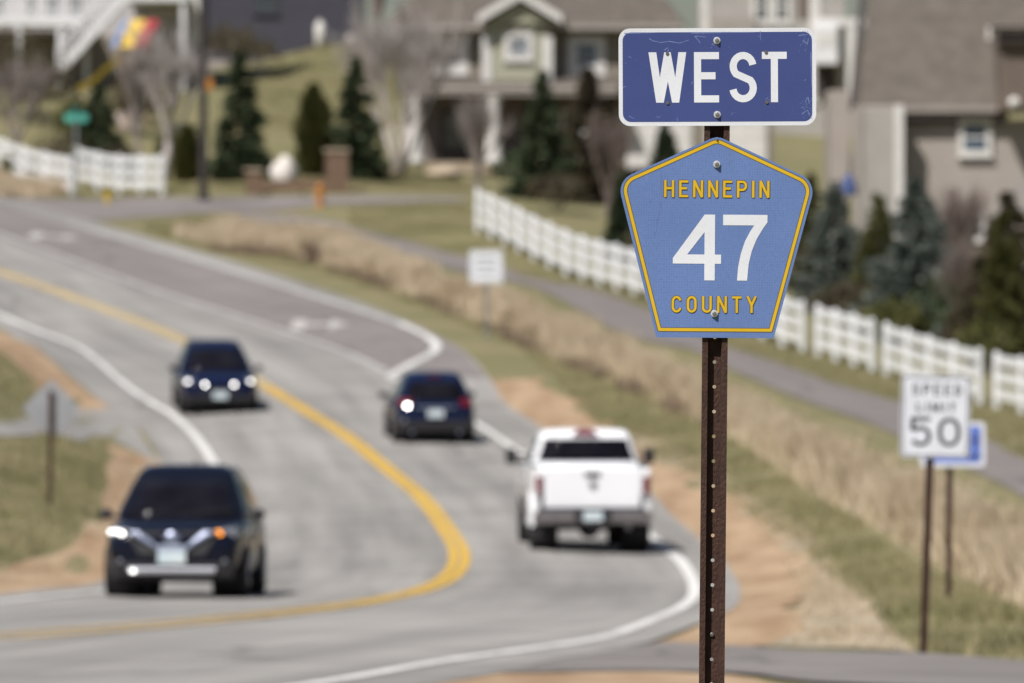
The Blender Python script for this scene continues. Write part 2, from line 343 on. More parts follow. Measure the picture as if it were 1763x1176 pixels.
# side road on the inside of the bend, street and walk beyond the lane, shared path, paved drive in front
sheet('side_road', smooth_line(GP([(-250,712),(-60,716),(60,716),(150,706),(215,700)])), smooth_line(GP([(-250,752),(-60,752),(60,750),(180,752),(275,800)])), .010, M['asphalt_shoulder'], n=80, m=8)
sheet('side_street', smooth_line(GP([(-300,372),(-60,374),(60,378),(150,380),(250,374),(370,366),(480,362),(540,356)])), smooth_line(GP([(-300,338),(-60,340),(60,342),(200,342),(330,341),(430,339),(500,338),(545,340)])), .010, M['asphalt_dark'], n=120, m=6)
sheet('sidewalk', smooth_line(GP([(500,356),(560,353),(640,351),(720,349),(800,349)])), smooth_line(GP([(500,338),(560,339),(640,338),(720,339),(800,340)])), .014, M['path'], n=60, m=4)
sheet('path', smooth_line(GP([(370,380),(450,386),(540,396),(620,414),(700,438),(780,464),(867,483),(1011,541),(1185,600),(1300,654),(1478,722),(1590,770),(1700,822),(1763,856),(1900,935)])),
      smooth_line(GP([(420,366),(480,370),(560,378),(640,398),(710,417),(780,437),(867,459),(997,492),(1098,523),(1300,611),(1443,661),(1550,691),(1700,757),(1763,788),(1900,860)])), .012, M['path'], n=240, m=6)
sheet('driveway', smooth_line(GP([(860,1160),(940,1160),(1100,1157),(1251,1160),(1400,1176),(1763,1192),(2100,1200)])), smooth_line(GP([(1000,1132),(1060,1120),(1150,1108),(1258,1114),(1420,1124),(1763,1140),(2100,1150)])), .018, M['driveway'], n=140, m=8)
# gravel shoulders
sheet('gravel_shoulder', smooth_line(GP([(1050,1118),(1160,1098),(1230,1062),(1262,1020),(1240,970),(1160,900),(1030,810),(920,735),(845,690),(825,655)])),
      smooth_line(GP([(1180,1113),(1330,1112),(1385,1060),(1400,1010),(1370,950),(1290,880),(1180,812),(1060,745),(985,685),(930,652)])), .006, M['gravel'], n=160, m=12, jit=.22)
sheet('pale_shoulder', smooth_line(GP([(1290,1112),(1360,1060),(1370,1010),(1340,950),(1270,885),(1170,812),(1050,745)])),
      smooth_line(GP([(1580,1124),(1520,1075),(1470,1015),(1410,950),(1330,885),(1220,815),(1100,750)])), .002, M['pale_gravel'], n=140, m=12, jit=.22)
sheet('gravel_shoulder', smooth_line(GP([(500,1210),(800,1168),(925,1146),(1000,1150),(1160,1158),(1262,1163),(1320,1176),(1400,1190)])), smooth_line(GP([(600,1260),(800,1240),(925,1235),(1000,1230),(1160,1225),(1262,1220),(1320,1215),(1400,1215)])), .006, M['gravel'], n=100, m=8, jit=.05)
sheet('gravel_shoulder', smooth_line(GP([(-300,1060),(-100,1034),(0,1026),(100,1015),(200,990),(262,900),(290,830),(285,790)])), smooth_line(GP([(-300,1016),(-100,1000),(0,980),(60,960),(130,930),(170,870),(185,810),(190,766)])), .005, M['gravel'], n=120, m=10, jit=.22)
sheet('gravel_shoulder', smooth_line(GP([(-220,472),(-90,526),(0,570),(80,614),(150,675),(190,700)])), smooth_line(GP([(-220,506),(-90,560),(0,606),(50,650),(90,700),(120,716)])), .005, M['gravel'], n=100, m=10, jit=.22)

# ------------------------------------------------------------------ grass
def wob(x, y, s): return (np.sin(x*1.7*s+np.sin(y*.9*s)*2)+np.sin(y*1.1*s+1.3+np.sin(x*2.1*s))+np.sin((x*.8+y*.6)*s*2.3+.7))/3
def blades(name, P, n, h0, h1, w, material, excl=(), clump=.5, lean=.35, cl_s=.6):
    lo = P.min(0); hi = P.max(0); X = []; need = n
    A = rng.uniform(lo, hi, (n*14, 2)); k = inpoly(A[:,0], A[:,1], P)
    for e in excl: k &= ~inpoly(A[:,0], A[:,1], e)
    A = A[k][:n]; n = len(A); q = wob(A[:,0], A[:,1], cl_s)
    keep = rng.uniform(0, 1, n) < .75+clump*q; A = A[keep]; q = q[keep]; n = len(A)
    h = rng.uniform(h0, h1, n)*(1+.45*q); an = rng.uniform(0, 2*PI, n); la = rng.uniform(0, 2*PI, n); ll_ = h*lean*rng.uniform(.1, 1, n)
    z = ZT(A[:,0], A[:,1])-.02
    dx, dy = np.cos(an)*w/2, np.sin(an)*w/2
    a_ = np.c_[A[:,0]-dx, A[:,1]-dy, z]; b_ = np.c_[A[:,0]+dx, A[:,1]+dy, z]; c_ = np.c_[A[:,0]+np.cos(la)*ll_, A[:,1]+np.sin(la)*ll_, z+h]
    V = np.stack([a_, b_, c_], 1).reshape(-1, 3)
    o = obj(name, tri_mesh(name, V, np.arange(3*n).reshape(-1, 3), np.repeat(rng.uniform(0, 1, n), 3)), material); o['kind'] = 'stuff'; return o
blades('tall_dry_grass', DRY, 60000, .08, .3, .045, M['dry'], clump=.9, lean=.6, cl_s=.9)
CORE = WP([(380,408),(470,410),(560,424),(660,452),(760,496),(870,530),(1000,582),(1150,654),(1300,720),(1450,802),(1600,880),(1763,962),(1900,1025),(1950,1105),(1763,1032),(1650,970),(1550,915),(1450,855),(1350,788),(1250,728),(1130,676),(1000,618),(900,580),(800,535),(700,496),(600,462),(480,432),(390,420)])
blades('tall_dry_grass', CORE, 150000, .2, .66, .05, M['dry'], clump=1.2, lean=.65, cl_s=.6)
blades('sparse_dry_grass', WP([(1360,1110),(1580,1124),(1530,1075),(1480,1010),(1420,945),(1340,880),(1230,805),(1110,740),(1060,752),(1170,820),(1280,890),(1350,960),(1385,1020)]), 16000, .03, .10, .025, M['dry'], clump=1.3, cl_s=1.2)
blades('sparse_dry_grass', WP([(-200,1012),(0,985),(60,965),(130,935),(180,870),(195,800),(240,800),(240,890),(180,960),(90,995),(-200,1040)]), 6000, .03, .10, .025, M['dry'], clump=1.3, cl_s=1.2)
M['weed'] = leafmat('brown_weeds', (.26,.195,.14), (.16,.115,.085), scale=.8, rough=.8)
blades('brown_weeds', WP([(360,424),(480,436),(600,468),(700,502),(800,540),(900,586),(1000,626),(1130,684),(1250,740),(1250,752),(1130,698),(1000,640),(900,600),(800,554),(700,514),(600,478),(480,446),(360,432)]), 6000, .12, .36, .04, M['weed'], clump=2.4, cl_s=.55)
blades('brown_weeds', WP([(525,444),(556,442),(552,456),(528,457)]), 500, .25, .6, .04, M['weed'], clump=.4)
VERGE = WP([(960,655),(900,605),(800,560),(700,520),(600,484),(480,450),(340,425),(250,400),(250,385),(340,372),(430,388),(560,412),(700,470),(830,540),(1000,620),(1150,690),(1270,760),(1400,850),(1500,915),(1640,1000),(1763,1060),(1900,1110),(1900,1146),(1763,1136),(1600,1122),(1520,1080),(1440,1000),(1380,940),(1270,868),(1150,800),(1030,735)])
blades('short_grass', VERGE, 90000, .05, .13, .03, M['grass'])
blades('short_grass', WP([(600,397),(700,420),(780,440),(867,462),(997,496),(1098,527),(1300,614),(1443,664),(1550,694),(1700,760),(1763,792),(1900,860),(1900,760),(1750,705),(1500,630),(1350,590),(1100,500),(1000,475),(866,405),(820,380),(800,345),(700,352),(600,358)]), 90000, .05, .12, .03, M['grass'])
blades('short_grass', WP([(-250,660),(-250,710),(60,712),(110,708),(60,650),(0,610),(-100,562),(-250,520)]), 30000, .06, .16, .03, M['grass'])
blades('short_grass', WP([(-250,756),(60,756),(185,762),(180,860),(140,925),(60,955),(0,975),(-250,1005)]), 60000, .06, .16, .03, M['grass'])
blades('short_grass', WP([(0,334),(350,330),(800,334),(830,330),(760,285),(640,300),(520,305),(290,308),(290,328),(100,325)]), 60000, .05, .12, .035, M['grass'])
blades('short_grass', WP([(380,250),(700,230),(700,85),(560,80),(480,105),(430,150)]), 40000, .05, .14, .05, M['grass'])
blades('tall_dry_grass', WP([(-80,338),(-80,300),(60,305),(120,330),(110,338)]), 9000, .3, .6, .05, M['dry'])

# ------------------------------------------------------------------ lettering: strokes on a unit cap height
def arc(cx, cy, rx, ry, a0, a1, n=14): return [(cx+rx*math.cos(R(a0+(a1-a0)*i/n)), cy+ry*math.sin(R(a0+(a1-a0)*i/n))) for i in range(n+1)]
def glyph(ch, w, h):          # centre lines of a letter of width w and half stroke h
    t, b = 1-h, h; m = w/2
    if ch == 'E': return [[(w,t),(h,t),(h,b),(w,b)], [(2*h,.53),(w*.86,.53)]]
    if ch == 'T': return [[(0,t),(w,t)], [(m,1-2*h),(m,0)]]
    if ch == 'I': return [[(m,0),(m,1)]]
    if ch == 'H': return [[(h,0),(h,1)], [(w-h,0),(w-h,1)], [(2*h,.53),(w-2*h,.53)]]
    if ch == 'L': return [[(h,1),(h,b),(w,b)]]
    if ch == 'N': return [[(h,0),(h,1)], [(w-h,0),(w-h,1)], [(h*.9,1),(w-h*.9,0)]]
    if ch == 'M': return [[(h,0),(h,1)], [(w-h,0),(w-h,1)], [(h*.9,1),(m,.2),(w-h*.9,1)]]
    if ch == 'Y': return [[(h*.8,1),(m,.45)], [(w-h*.8,1),(m,.45)], [(m,.5),(m,0)]]
    if ch == 'P': return [[(h,0),(h,t),(w*.55,t)]+arc(w*.55,(t+.46)/2,w*.45-h,(t-.46)/2,90,-90)+[(2*h,.46)]]
    if ch == 'D': return [[(m*.8,t),(h,t),(h,b),(m*.8,b)], arc(m*.8,.5,w-h-m*.8,.5-h,-90,90)]
    if ch == 'O' or ch == '0':
        r = m-h; k = min(.5-h, r*1.25)
        return [arc(m,t-k,r,k,0,180)+arc(m,b+k,r,k,180,360)+[(w-h,t-k)]]
    if ch == 'C':
        r = m-h; k = min(.5-h, r*1.25); return [arc(m,t-k,r,k,12,180)+arc(m,b+k,r,k,180,348)]
    if ch == 'U':
        r = m-h; k = min(.5-h, r*1.1); return [[(h,1)]+arc(m,b+k,r,k,180,360)+[(w-h,1)]]
    if ch == 'S':
        r = m-h; k = (1-2*h)/4; return [arc(m,t-k,r*.97,k,8,225)+arc(m,b+k,r,k,45,-172)]
    if ch == '5':
        k = .29; return [[(w*.94,t),(h*1.25,t),(h,.53)], arc(m,b+k-h*.2,m-h,k,140,-150,20)]
    if ch == 'W': return None
def strokes(mb, lines, h, fx, y):      # flat ribbons of half width h; fx maps (x, z) of the unit box to the plate
    for li, P in enumerate(lines):
        P = [Vector((p[0], p[1])) for p in P]; P = [p for i, p in enumerate(P) if i == 0 or (p-P[i-1]).length > 1e-4]; n = len(P); closed = (P[0]-P[-1]).length < 1e-5
        A, B = [], []
        for i in range(n):
            if closed: d0 = P[i]-P[i-1 if i else n-2]; d1 = P[i+1 if i < n-1 else 1]-P[i]
            else: d0 = P[i]-P[i-1] if i else P[1]-P[0]; d1 = P[i+1]-P[i] if i < n-1 else P[i]-P[i-1]
            d0.normalize(); d1.normalize(); n0 = Vector((-d0.y, d0.x)); n1 = Vector((-d1.y, d1.x)); b = (n0+n1)
            if b.length < 1e-4: b = n0
            b.normalize(); k = h/max(.35, b.dot(n1)); A.append(P[i]+b*k); B.append(P[i]-b*k)
        yy = y-li*.00025
        vs = [(*fx(a), 0) for a in A]+[(*fx(b), 0) for b in B]; vs = [(v[0], yy, v[1]) for v in vs]
        mb.add(vs, [(i, i+1, n+i+1, n+i) for i in range(n-1)])
def word(mb, text, x0, x1, zb, zt_, st, y, gap=.22, widths=None, grow=0):   # a word set between x0..x1, zb..zt_ (metres on the plate)
    H = zt_-zb; wd_ = {'I': st*1.0, 'W': .9, 'M': .78, 'T': .52, 'E': .5, 'L': .48}
    ws = widths or [wd_.get(c, .56) for c in text]; tot = sum(ws)+gap*(len(text)-1); sx = (x1-x0)/(tot*H); x = x0
    for c, w in zip(text, ws):
        def fx(p, x=x): return (x+p[0]*H*sx, zb+p[1]*H)
        if c == 'W':
            s = st*1.06
            for q, (xt, xb) in enumerate(((0,.19),(.42,.19+.03),(.42,.66),(.84,.66))):
                a, b_ = xt*w/1.0, xb*w/1.0
                P = [fx((a,1)), fx((a+s,1)), fx((b_+s,0)), fx((b_,0))]; mb.face([(p[0], y-q*.00025, p[1]) for p in P])
        else: strokes(mb, glyph(c, w, st/2), st/2+grow, fx, y)
        x += (w+gap)*H*sx
def rounded(P, r, n=7):
    out = []; k = len(P)
    for i in range(k):
        p = Vector(P[i]); a = Vector(P[i-1])-p; b = Vector(P[(i+1) % k])-p; a.normalize(); b.normalize(); ri = r[i] if hasattr(r, '__len__') else r
        th = math.acos(max(-1, min(1, a.dot(b))))/2; d = ri/math.tan(th); c = p+(a+b).normalized()*ri/math.sin(th)
        s = p+a*d-c; e = p+b*d-c; a0 = math.atan2(s.y, s.x); a1 = math.atan2(e.y, e.x); da = (a1-a0+PI) % (2*PI)-PI
        for j in range(n+1): t = a0+da*j/n; out.append((c.x+ri*math.cos(t), c.y+ri*math.sin(t)))
    return out
def inset(P, ds):
    k = len(P); area = sum(P[i-1][0]*P[i][1]-P[i][0]*P[i-1][1] for i in range(k)); sg = 1 if area > 0 else -1; L = []
    for i in range(k):
        p = Vector(P[i]); q = Vector(P[(i+1) % k]); d = (q-p).normalized(); nn = Vector((-d.y, d.x))*sg; dd = ds[i] if hasattr(ds, '__len__') else ds; L.append((p+nn*dd, d))
    out = []
    for i in range(k):
        (p, d), (q, e) = L[i-1], L[i]; cr = d.x*e.y-d.y*e.x; t = ((q-p).x*e.y-(q-p).y*e.x)/cr; out.append(tuple(p+d*t))
    return out
def ring(mb, A, B, y):
    n = len(A); mb.add([(x, y, z) for x, z in A]+[(x, y, z) for x, z in B], [(i, (i+1) % n, n+(i+1) % n, n+i) for i in range(n)])

def sheeting(name, col, scratch=None, sc_col=(.45,.55,.8), dots=.12):   # retroreflective film: fine cells, a few worn streaks
    m = mat(name, col, .5, spec=.3); n = m.node_tree; b = n.nodes['Principled BSDF']; L = n.links.new
    tc = n.nodes.new('ShaderNodeTexCoord')
    vo = n.nodes.new('ShaderNodeTexVoronoi'); vo.feature = 'DISTANCE_TO_EDGE'; vo.inputs['Scale'].default_value = 125; vo.inputs['Randomness'].default_value = .12; L(tc.outputs['Object'], vo.inputs['Vector'])
    r = n.nodes.new('ShaderNodeMapRange'); r.inputs[1].default_value = .0; r.inputs[2].default_value = .5; r.inputs[3].default_value = 1+dots; r.inputs[4].default_value = 1-dots; L(vo.outputs[0], r.inputs[0])
    no = n.nodes.new('ShaderNodeTexNoise'); no.inputs['Scale'].default_value = 4; no.inputs['Detail'].default_value = 6; L(tc.outputs['Object'], no.inputs['Vector'])
    r2 = n.nodes.new('ShaderNodeMapRange'); r2.inputs[1].default_value = .3; r2.inputs[2].default_value = .7; r2.inputs[3].default_value = .93; r2.inputs[4].default_value = 1.07; L(no.outputs[0], r2.inputs[0])
    mu = n.nodes.new('ShaderNodeMath'); mu.operation = 'MULTIPLY'; L(r.outputs[0], mu.inputs[0]); L(r2.outputs[0], mu.inputs[1])
    h = n.nodes.new('ShaderNodeMix'); h.data_type = 'RGBA'; h.blend_type = 'MULTIPLY'; h.inputs[0].default_value = 1; h.inputs[6].default_value = (*col, 1); L(mu.outputs[0], h.inputs[7])
    out = h.outputs[2]
    if scratch:
        for scl, st_, lo, hi, am in ((30, (1,1,1), .68, .8, .5), (5, (6,1,.6), .70, .8, .5)):
            mp = n.nodes.new('ShaderNodeMapping'); mp.inputs['Scale'].default_value = st_; mp.inputs['Location'].default_value = (scl, 0, 2.3); L(tc.outputs['Object'], mp.inputs[0])
            q = n.nodes.new('ShaderNodeTexNoise'); q.inputs['Scale'].default_value = scl; q.inputs['Detail'].default_value = 9; q.inputs['Distortion'].default_value = .8; L(mp.outputs[0], q.inputs['Vector'])
            rr = n.nodes.new('ShaderNodeMapRange'); rr.inputs[1].default_value = lo; rr.inputs[2].default_value = hi; rr.inputs[4].default_value = am*scratch; L(q.outputs[0], rr.inputs[0])
            mm = n.nodes.new('ShaderNodeMix'); mm.data_type = 'RGBA'; L(rr.outputs[0], mm.inputs[0]); L(out, mm.inputs[6]); mm.inputs[7].default_value = (*sc_col, 1); out = mm.outputs[2]
    L(out, b.inputs['Base Color']); return m
M['blue_film'] = sheeting('dark_blue_sign_film', (.046,.066,.205), scratch=.8)
M['light_blue_film'] = sheeting('light_blue_sign_film', (.100,.160,.345), scratch=.25, dots=.42)
M['white_film'] = sheeting('white_sign_film', (.60,.615,.665), dots=.2)
M['yellow_film'] = sheeting('yellow_sign_film', (.62,.40,.018), dots=.05)
M['black_film'] = mat('black_sign_film', (.02,.022,.028), .5)
M['outline'] = mat('dark_outline_print', (.10,.075,.045), .6)
M['alu'] = mat('sign_aluminium', (.38,.385,.405), .5, .3, col2=(.33,.335,.355), scale=5)
M['bolt'] = mat('zinc_bolt', (.78,.78,.80), .35, .5)
M['bolt_head'] = mat('bolt_head_zinc', (.40,.40,.42), .3, .85)
M['bolt_dark'] = mat('weathered_bolt', (.22,.21,.2), .45, .8)
M['rust'] = mat('rusty_post_steel', (.036,.0145,.010), .8, .05, col2=(.060,.026,.016), scale=38, detail=9, bump=.35, bscale=160, stretch=(1,1,.5))
M['rust_dark'] = mat('dark_rusty_post', (.045,.022,.016), .8, .1, col2=(.085,.04,.025), scale=10, detail=8, bump=.3)
M['galv'] = mat('galvanised_post', (.34,.37,.38), .5, .6, col2=(.28,.3,.31), scale=6)

def u_post(name, parent, height, material, w=.0795, dep=.0255, holes=None, hole_r=.0058, z0=0.0):
    # flanged channel, open towards -y: flange, wall, web with holes, wall, flange
    t = .004; fl = .018; wb = w/2-fl-.003; mb = MB(); zs = [z0, height]
    prof = [(-w/2, 0), (-w/2+fl, 0), (-wb, dep), (wb, dep), (w/2-fl, 0), (w/2, 0)]
    for i in (0, 1, 3, 4):
        (xa, ya), (xb, yb) = prof[i], prof[i+1]
        mb.hexa([(xa, ya, z0), (xb, yb, z0), (xb, yb+t, z0), (xa, ya+t, z0)], [(xa, ya, height), (xb, yb, height), (xb, yb+t, height), (xa, ya+t, height)])
    if holes:
        ed = [z0]+[(holes[i]+holes[i+1])/2 for i in range(len(holes)-1)]+[height]
        for i, hz in enumerate(holes):
            za, zb = ed[i], ed[i+1]; n = 12; sq = []
            for k in range(n):
                a = 2*PI*(k+.5)/n; c, s_ = math.cos(a), math.sin(a); q = max(abs(c), abs(s_)); z_ = hz+(s_/q)*((zb-hz) if s_ > 0 else (hz-za)); sq.append((wb*c/q, z_))
            ci = [(hole_r*math.cos(2*PI*(k+.5)/n), hz+hole_r*math.sin(2*PI*(k+.5)/n)) for k in range(n)]
            cz = {0: None}
            vs = [(x, dep, z) for x, z in sq]+[(x, dep, z) for x, z in ci]+[(x, dep+t, z) for x, z in sq]+[(x, dep+t, z) for x, z in ci]
            fs = []
            for k in range(n):
                j = (k+1) % n; fs += [(k, j, n+j, n+k), (2*n+k, 3*n+k, 3*n+j, 2*n+j), (n+k, n+j, 3*n+j, 3*n+k)]
            mb.add(vs, fs)
            for sx_ in (-1, 1):   # fill the corners left by the 12-gon
                for zc in (za, zb):
                    near = sorted(sq, key=lambda p: (p[0]-sx_*wb)**2+(p[1]-zc)**2)[:2]; mb.face([(near[0][0], dep, near[0][1]), (near[1][0], dep, near[1][1]), (sx_*wb, dep, zc)])
    else: mb.box(-wb, wb, dep, dep+t, z0, height)
    return mb.build(name, material, parent)

# ------------------------------------------------------------------ the route sign in front
SD = 26.5; PX = SD/F
sg = W(1229.5, 1400, SD); sbase = zt(sg.x, SD)
route = thing('route_sign', 'rusty post with dark blue WEST plate above a light blue HENNEPIN 47 COUNTY shield', 'road sign', (sg.x, SD, sbase))
def S(px, py): return ((px-1229.5)*PX-0.0, W(0, py, SD).z-sbase)
lean = R(.55)
zp = S(0, 582)[1]
post_holes = []; py = 1178.5+42.7*12
while py > 225: post_holes.append(S(0, py)[1]+.0); py -= 42.7
post_holes = [z for z in post_holes if z > .05]
post = u_post('post', route, S(0, 217.5)[1]+.05, M['rust'], holes=post_holes)
post.rotation_euler = (0, lean, 0); post.location = (-.5*PX*0-zp*math.sin(lean)+1.5*PX, .0, 0)
# the direction plate
a0 = S(1235, 132.5)
dp_poly = rounded([(-.3065,-.1515),(.3065,-.1515),(.3065,.1515),(-.3065,.1515)], .036)
mb = MB(); mb.prism(dp_poly, -.0025, 0); dplate = mb.build('direction_plate', M['white_film'], route)
dplate.location = (a0[0], -.006, a0[1]); dplate.rotation_euler = (0, R(-.25), 0)
k = .0125; mb = MB(); mb.face([(x, -.0029, z) for x, z in rounded([(-.3065+k,-.1515+k),(.3065-k,-.1515+k),(.3065-k,.1515-k),(-.3065+k,.1515-k)], .026)])
mb.build('blue_panel', M['blue_film'], dplate)
def dl(px, py): return ((px-1235)*PX, (132.5-py)*PX)
for c, xa, xb in (('W',1116.5,1181.5),('E',1194.8,1237.8),('S',1255.6,1302.8),('T',1311.7,1354.5)):
    mb = MB(); z0_, z1_ = dl(0,176.5)[1], dl(0,89.8)[1]; H = z1_-z0_; w = (xb-xa)*PX/H
    if c == 'W':
        s_ = .158; wn = w
        def fx(p): return (dl(xa,0)[0]+p[0]*H, z0_+p[1]*H)
        mb.face([(fx((x_*w/.742, z_))[0], -.0034, fx((x_, z_))[1]) for x_, z_ in ((0,1),(.154,1),(.222,.50),(.31,1),(.436,1),(.525,.50),(.588,1),(.742,1),(.60,0),(.46,0),(.38,.42),(.297,0),(.148,0))])
    else:
        def fx(p): return (dl(xa,0)[0]+p[0]*H, z0_+p[1]*H)
        strokes(mb, glyph(c, w, .0705), .0705, fx, -.0034)
    mb.build('letter', M['white_film'], dplate)
def bolt(parent, x, z, y, r=.0112):
    mb = MB(); mb.lathe([(r, 0), (r, -.002), (r*.93, -.0028)], 16, 'Y', (x, y, z)); nf = len(mb.f); mb.lathe([(r*.62, -.0028), (r*.62, -.0075), (r*.5, -.0088)], 6, 'Y', (x, y, z)); mb.lathe([(r*.3, -.0088), (r*.3, -.011)], 8, 'Y', (x, y, z))
    o = mb.build('bolt', M['bolt'], parent); o.data.materials.append(M['bolt_head'])
    for p in o.data.polygons: p.material_index = 1 if p.index >= nf else 0
    return o
for px, py in ((1234.5,70),(1234.5,197.5)): x, z = dl(px, py); bolt(dplate, x, z, -.003)
for px, py in ((1149,92),(1149,177),(1319,90.5),(1320,176.5)):
    x, z = dl(px, py); mb = MB(); mb.lathe([(.0055,0),(.0055,-.0012),(.003,-.0014)], 10, 'Y', (x, -.0042, z)); mb.build('bolt_hole', M['bolt_dark'], dplate)
def scratch(parent, lines, f, wpx):
    mb = MB()
    for ln in lines:
        P = [f(*p) for p in ln]
        for i in range(len(P)-1):
            a, b = Vector(P[i]), Vector(P[i+1]); d = (b-a).normalized(); q = Vector((-d.y, d.x))*wpx*PX/2; mb.face([(p.x, -.00305, p.y) for p in (a-q, b-q*.6, b+q*.6, a+q)])
    mb.build('scratch', M['scratch'], parent)
M['scratch'] = mat('scratched_film', (.20,.26,.48), .6, col2=(.11,.15,.36), scale=40)
scratch(dplate, [[(1118,66),(1124,70),(1138,73),(1152,71),(1170,74),(1186,69)],[(1196,62),(1203,70),(1206,75)],[(1198,62),(1216,64)],[(1230,77),(1240,79)],[(1309,54),(1310,70)],[(1075,57),(1130,56)],[(1190,57),(1300,56)],[(1072,150),(1078,148)],[(1082,199),(1092,204)],[(1165,203),(1167,210)],[(1386,176),(1391,168),(1393,180)],[(1380,197),(1390,190),(1394,201)],[(1383,70),(1390,78),(1392,66)],[(1375,62),(1392,60)],[(1226,76),(1236,76)],[(1145,86),(1148,82)],[(1317,172),(1322,169)],[(1384,140),(1388,137)],[(1190,144),(1193,140)],[(1396,90),(1397,150)]], dl, 1.3)
for cx_, cy_, rr_, nn_ in ((1388,185,16,46),(1386,70,15,30),(1232,77,7,12),(1149,88,7,14),(1320,176,8,16),(1230,63,40,16)):
    L_ = []
    for k_ in range(nn_):
        x_ = min(1397, cx_+rng.normal(0,rr_*.5)); y_ = max(55, min(208, cy_+rng.normal(0,rr_*.6))); a_ = rng.uniform(0,6.28); l_ = rng.uniform(.6,2.2); L_.append([(x_,y_),(x_+l_*math.cos(a_),y_+l_*math.sin(a_))])
    scratch(dplate, L_, dl, 1.0)
# the five sided shield
a1 = S(1232, 420)
def sl(px, py): return ((px-1232)*PX, (420-py)*PX)
OUT = [sl(1131,581.5), sl(1333,581.5), sl(1404,312), sl(1233.5,234), sl(1062,312)]
mb = MB(); mb.prism(rounded(OUT, [.003,.003,.058,.05,.058]), -.0025, 0)
shield = mb.build('shield_plate', M['light_blue_film'], route); shield.location = (a1[0], -.006, a1[1]); shield.rotation_euler = (0, R(.4), 0)
e1 = [11, 6, 5, 5, 6]; RR = [.004,.004,.047,.04,.047]
def ins(d): return rounded(inset(OUT, [(q+d)*PX for q in e1]), [max(.002, r_-d*PX*.9) for r_ in RR])
mb = MB(); ring(mb, ins(-1.4), ins(6.4), -.0028); mb.build('border_outline', M['outline'], shield)
mb = MB(); ring(mb, ins(0), ins(5.2), -.0031); mb.build('border', M['yellow_film'], shield)
for txt, xa, xb, yb, yt, ws in (('HENNEPIN',1142.6,1324,340,311,None),('COUNTY',1157,1303,538.5,510,None)):
    st = .135
    for nm, mt, gr, yy in (('lettering_outline', M['outline'], .042, -.0028), ('lettering', M['yellow_film'], 0, -.0046)):
        mb = MB(); word(mb, txt, sl(xa,0)[0], sl(xb,0)[0], sl(0,yb)[1], sl(0,yt)[1], st, yy, gap=.27 if txt == 'HENNEPIN' else .3, grow=gr); mb.build(nm, mt, shield)
def q47(pts): return [sl(1040+x/3.46, 280+y/3.46) for x, y in pts]
mb = MB()
for poly in ([(598,310),(660,310),(660,702),(598,702)], [(410,570),(426,548),(598,548),(598,603),(410,603)], [(660,548),(697,548),(697,603),(660,603)], [(598,310),(598,415),(495,548),(426,548)]):
    mb.face([(x, -.0033, z) for x, z in q47(poly)])
mb.build('numeral', M['white_film'], shield)
mb = MB(); mb.face([(x, -.0033, z) for x, z in q47([(708,310),(972,310),(972,354),(945,392),(908,455),(880,525),(862,600),(853,702),(793,702),(799,622),(815,540),(840,465),(870,408),(893,373),(708,373)])]); mb.build('numeral', M['white_film'], shield)
for px, py in ((1233,283),(1230.5,540)): x, z = sl(px, py); bolt(shield, x, z, -.005)
scratch(shield, [[(1137,300),(1137,352),(1131,385),(1126,410)],[(1255,258),(1256,270),(1254,290)],[(1252,262),(1253,272)],[(1120,330),(1119,350)],[(1326,455),(1329,458)],[(1300,270),(1304,274)]], sl, 1.0)
x, z = S(1235.5, 240); bolt(post, 0, z, -.004, .006).data.transform(Matrix.Identity(4))
x, z = S(0, 1093); mb = MB(); mb.lathe([(.007,0),(.007,-.005),(.004,-.006)], 8, 'Y', (0, .0255, z)); mb.build('bolt', M['bolt_dark'], post)

# ------------------------------------------------------------------ other signs
def plate(poly, material, parent, name='plate', y=0.0, t=.003): 
    mb = MB(); mb.prism(poly, y-t, y); return mb.build(name, material, parent)
def rect(w, h, r): return rounded([(-w/2,-h/2),(w/2,-h/2),(w/2,h/2),(-w/2,h/2)], r)
# speed limit
b = G(1590, 1126); sp = thing('speed_limit_sign', 'white speed limit 50 sign on a dark rusty post at the edge of the drive', 'speed sign', (b.x, b.y, zt(b.x, b.y)))
s = F/b.y; hz = (1126-717)/s; hh = (788-646)/s; ww = 119/s
pl = u_post('post', sp, hz+hh*.3, M['rust_dark'], w=.075); pl.rotation_euler = (0, R(1.9), 0)
pt = plate(rect(ww, hh, .04), M['white_film'], sp); pt.location = ((1610-1590)/s, -.03, hz); pt.rotation_euler = (0, R(1.2), 0)
A = rect(ww-.025, hh-.025, .032); B = rect(ww-.05, hh-.05, .022); mb = MB(); ring(mb, A, B, -.0042); mb.build('border', M['black_film'], pt)
for txt, xa, xb, za, zb, st, gp in (('SPEED',-.205,.225,.195,.298,.16,.3),('LIMIT',-.165,.175,.04,.128,.16,.3),('50',-.218,.222,-.275,-.008,.135,.2)):
    mb = MB(); word(mb, txt, xa*ww/.6, xb*ww/.6, za*hh/.76, zb*hh/.76, st, -.0042, gap=gp, widths=[.66,.70] if txt == '50' else None); mb.build('lettering' if txt != '50' else 'numeral', M['black_film'], pt)
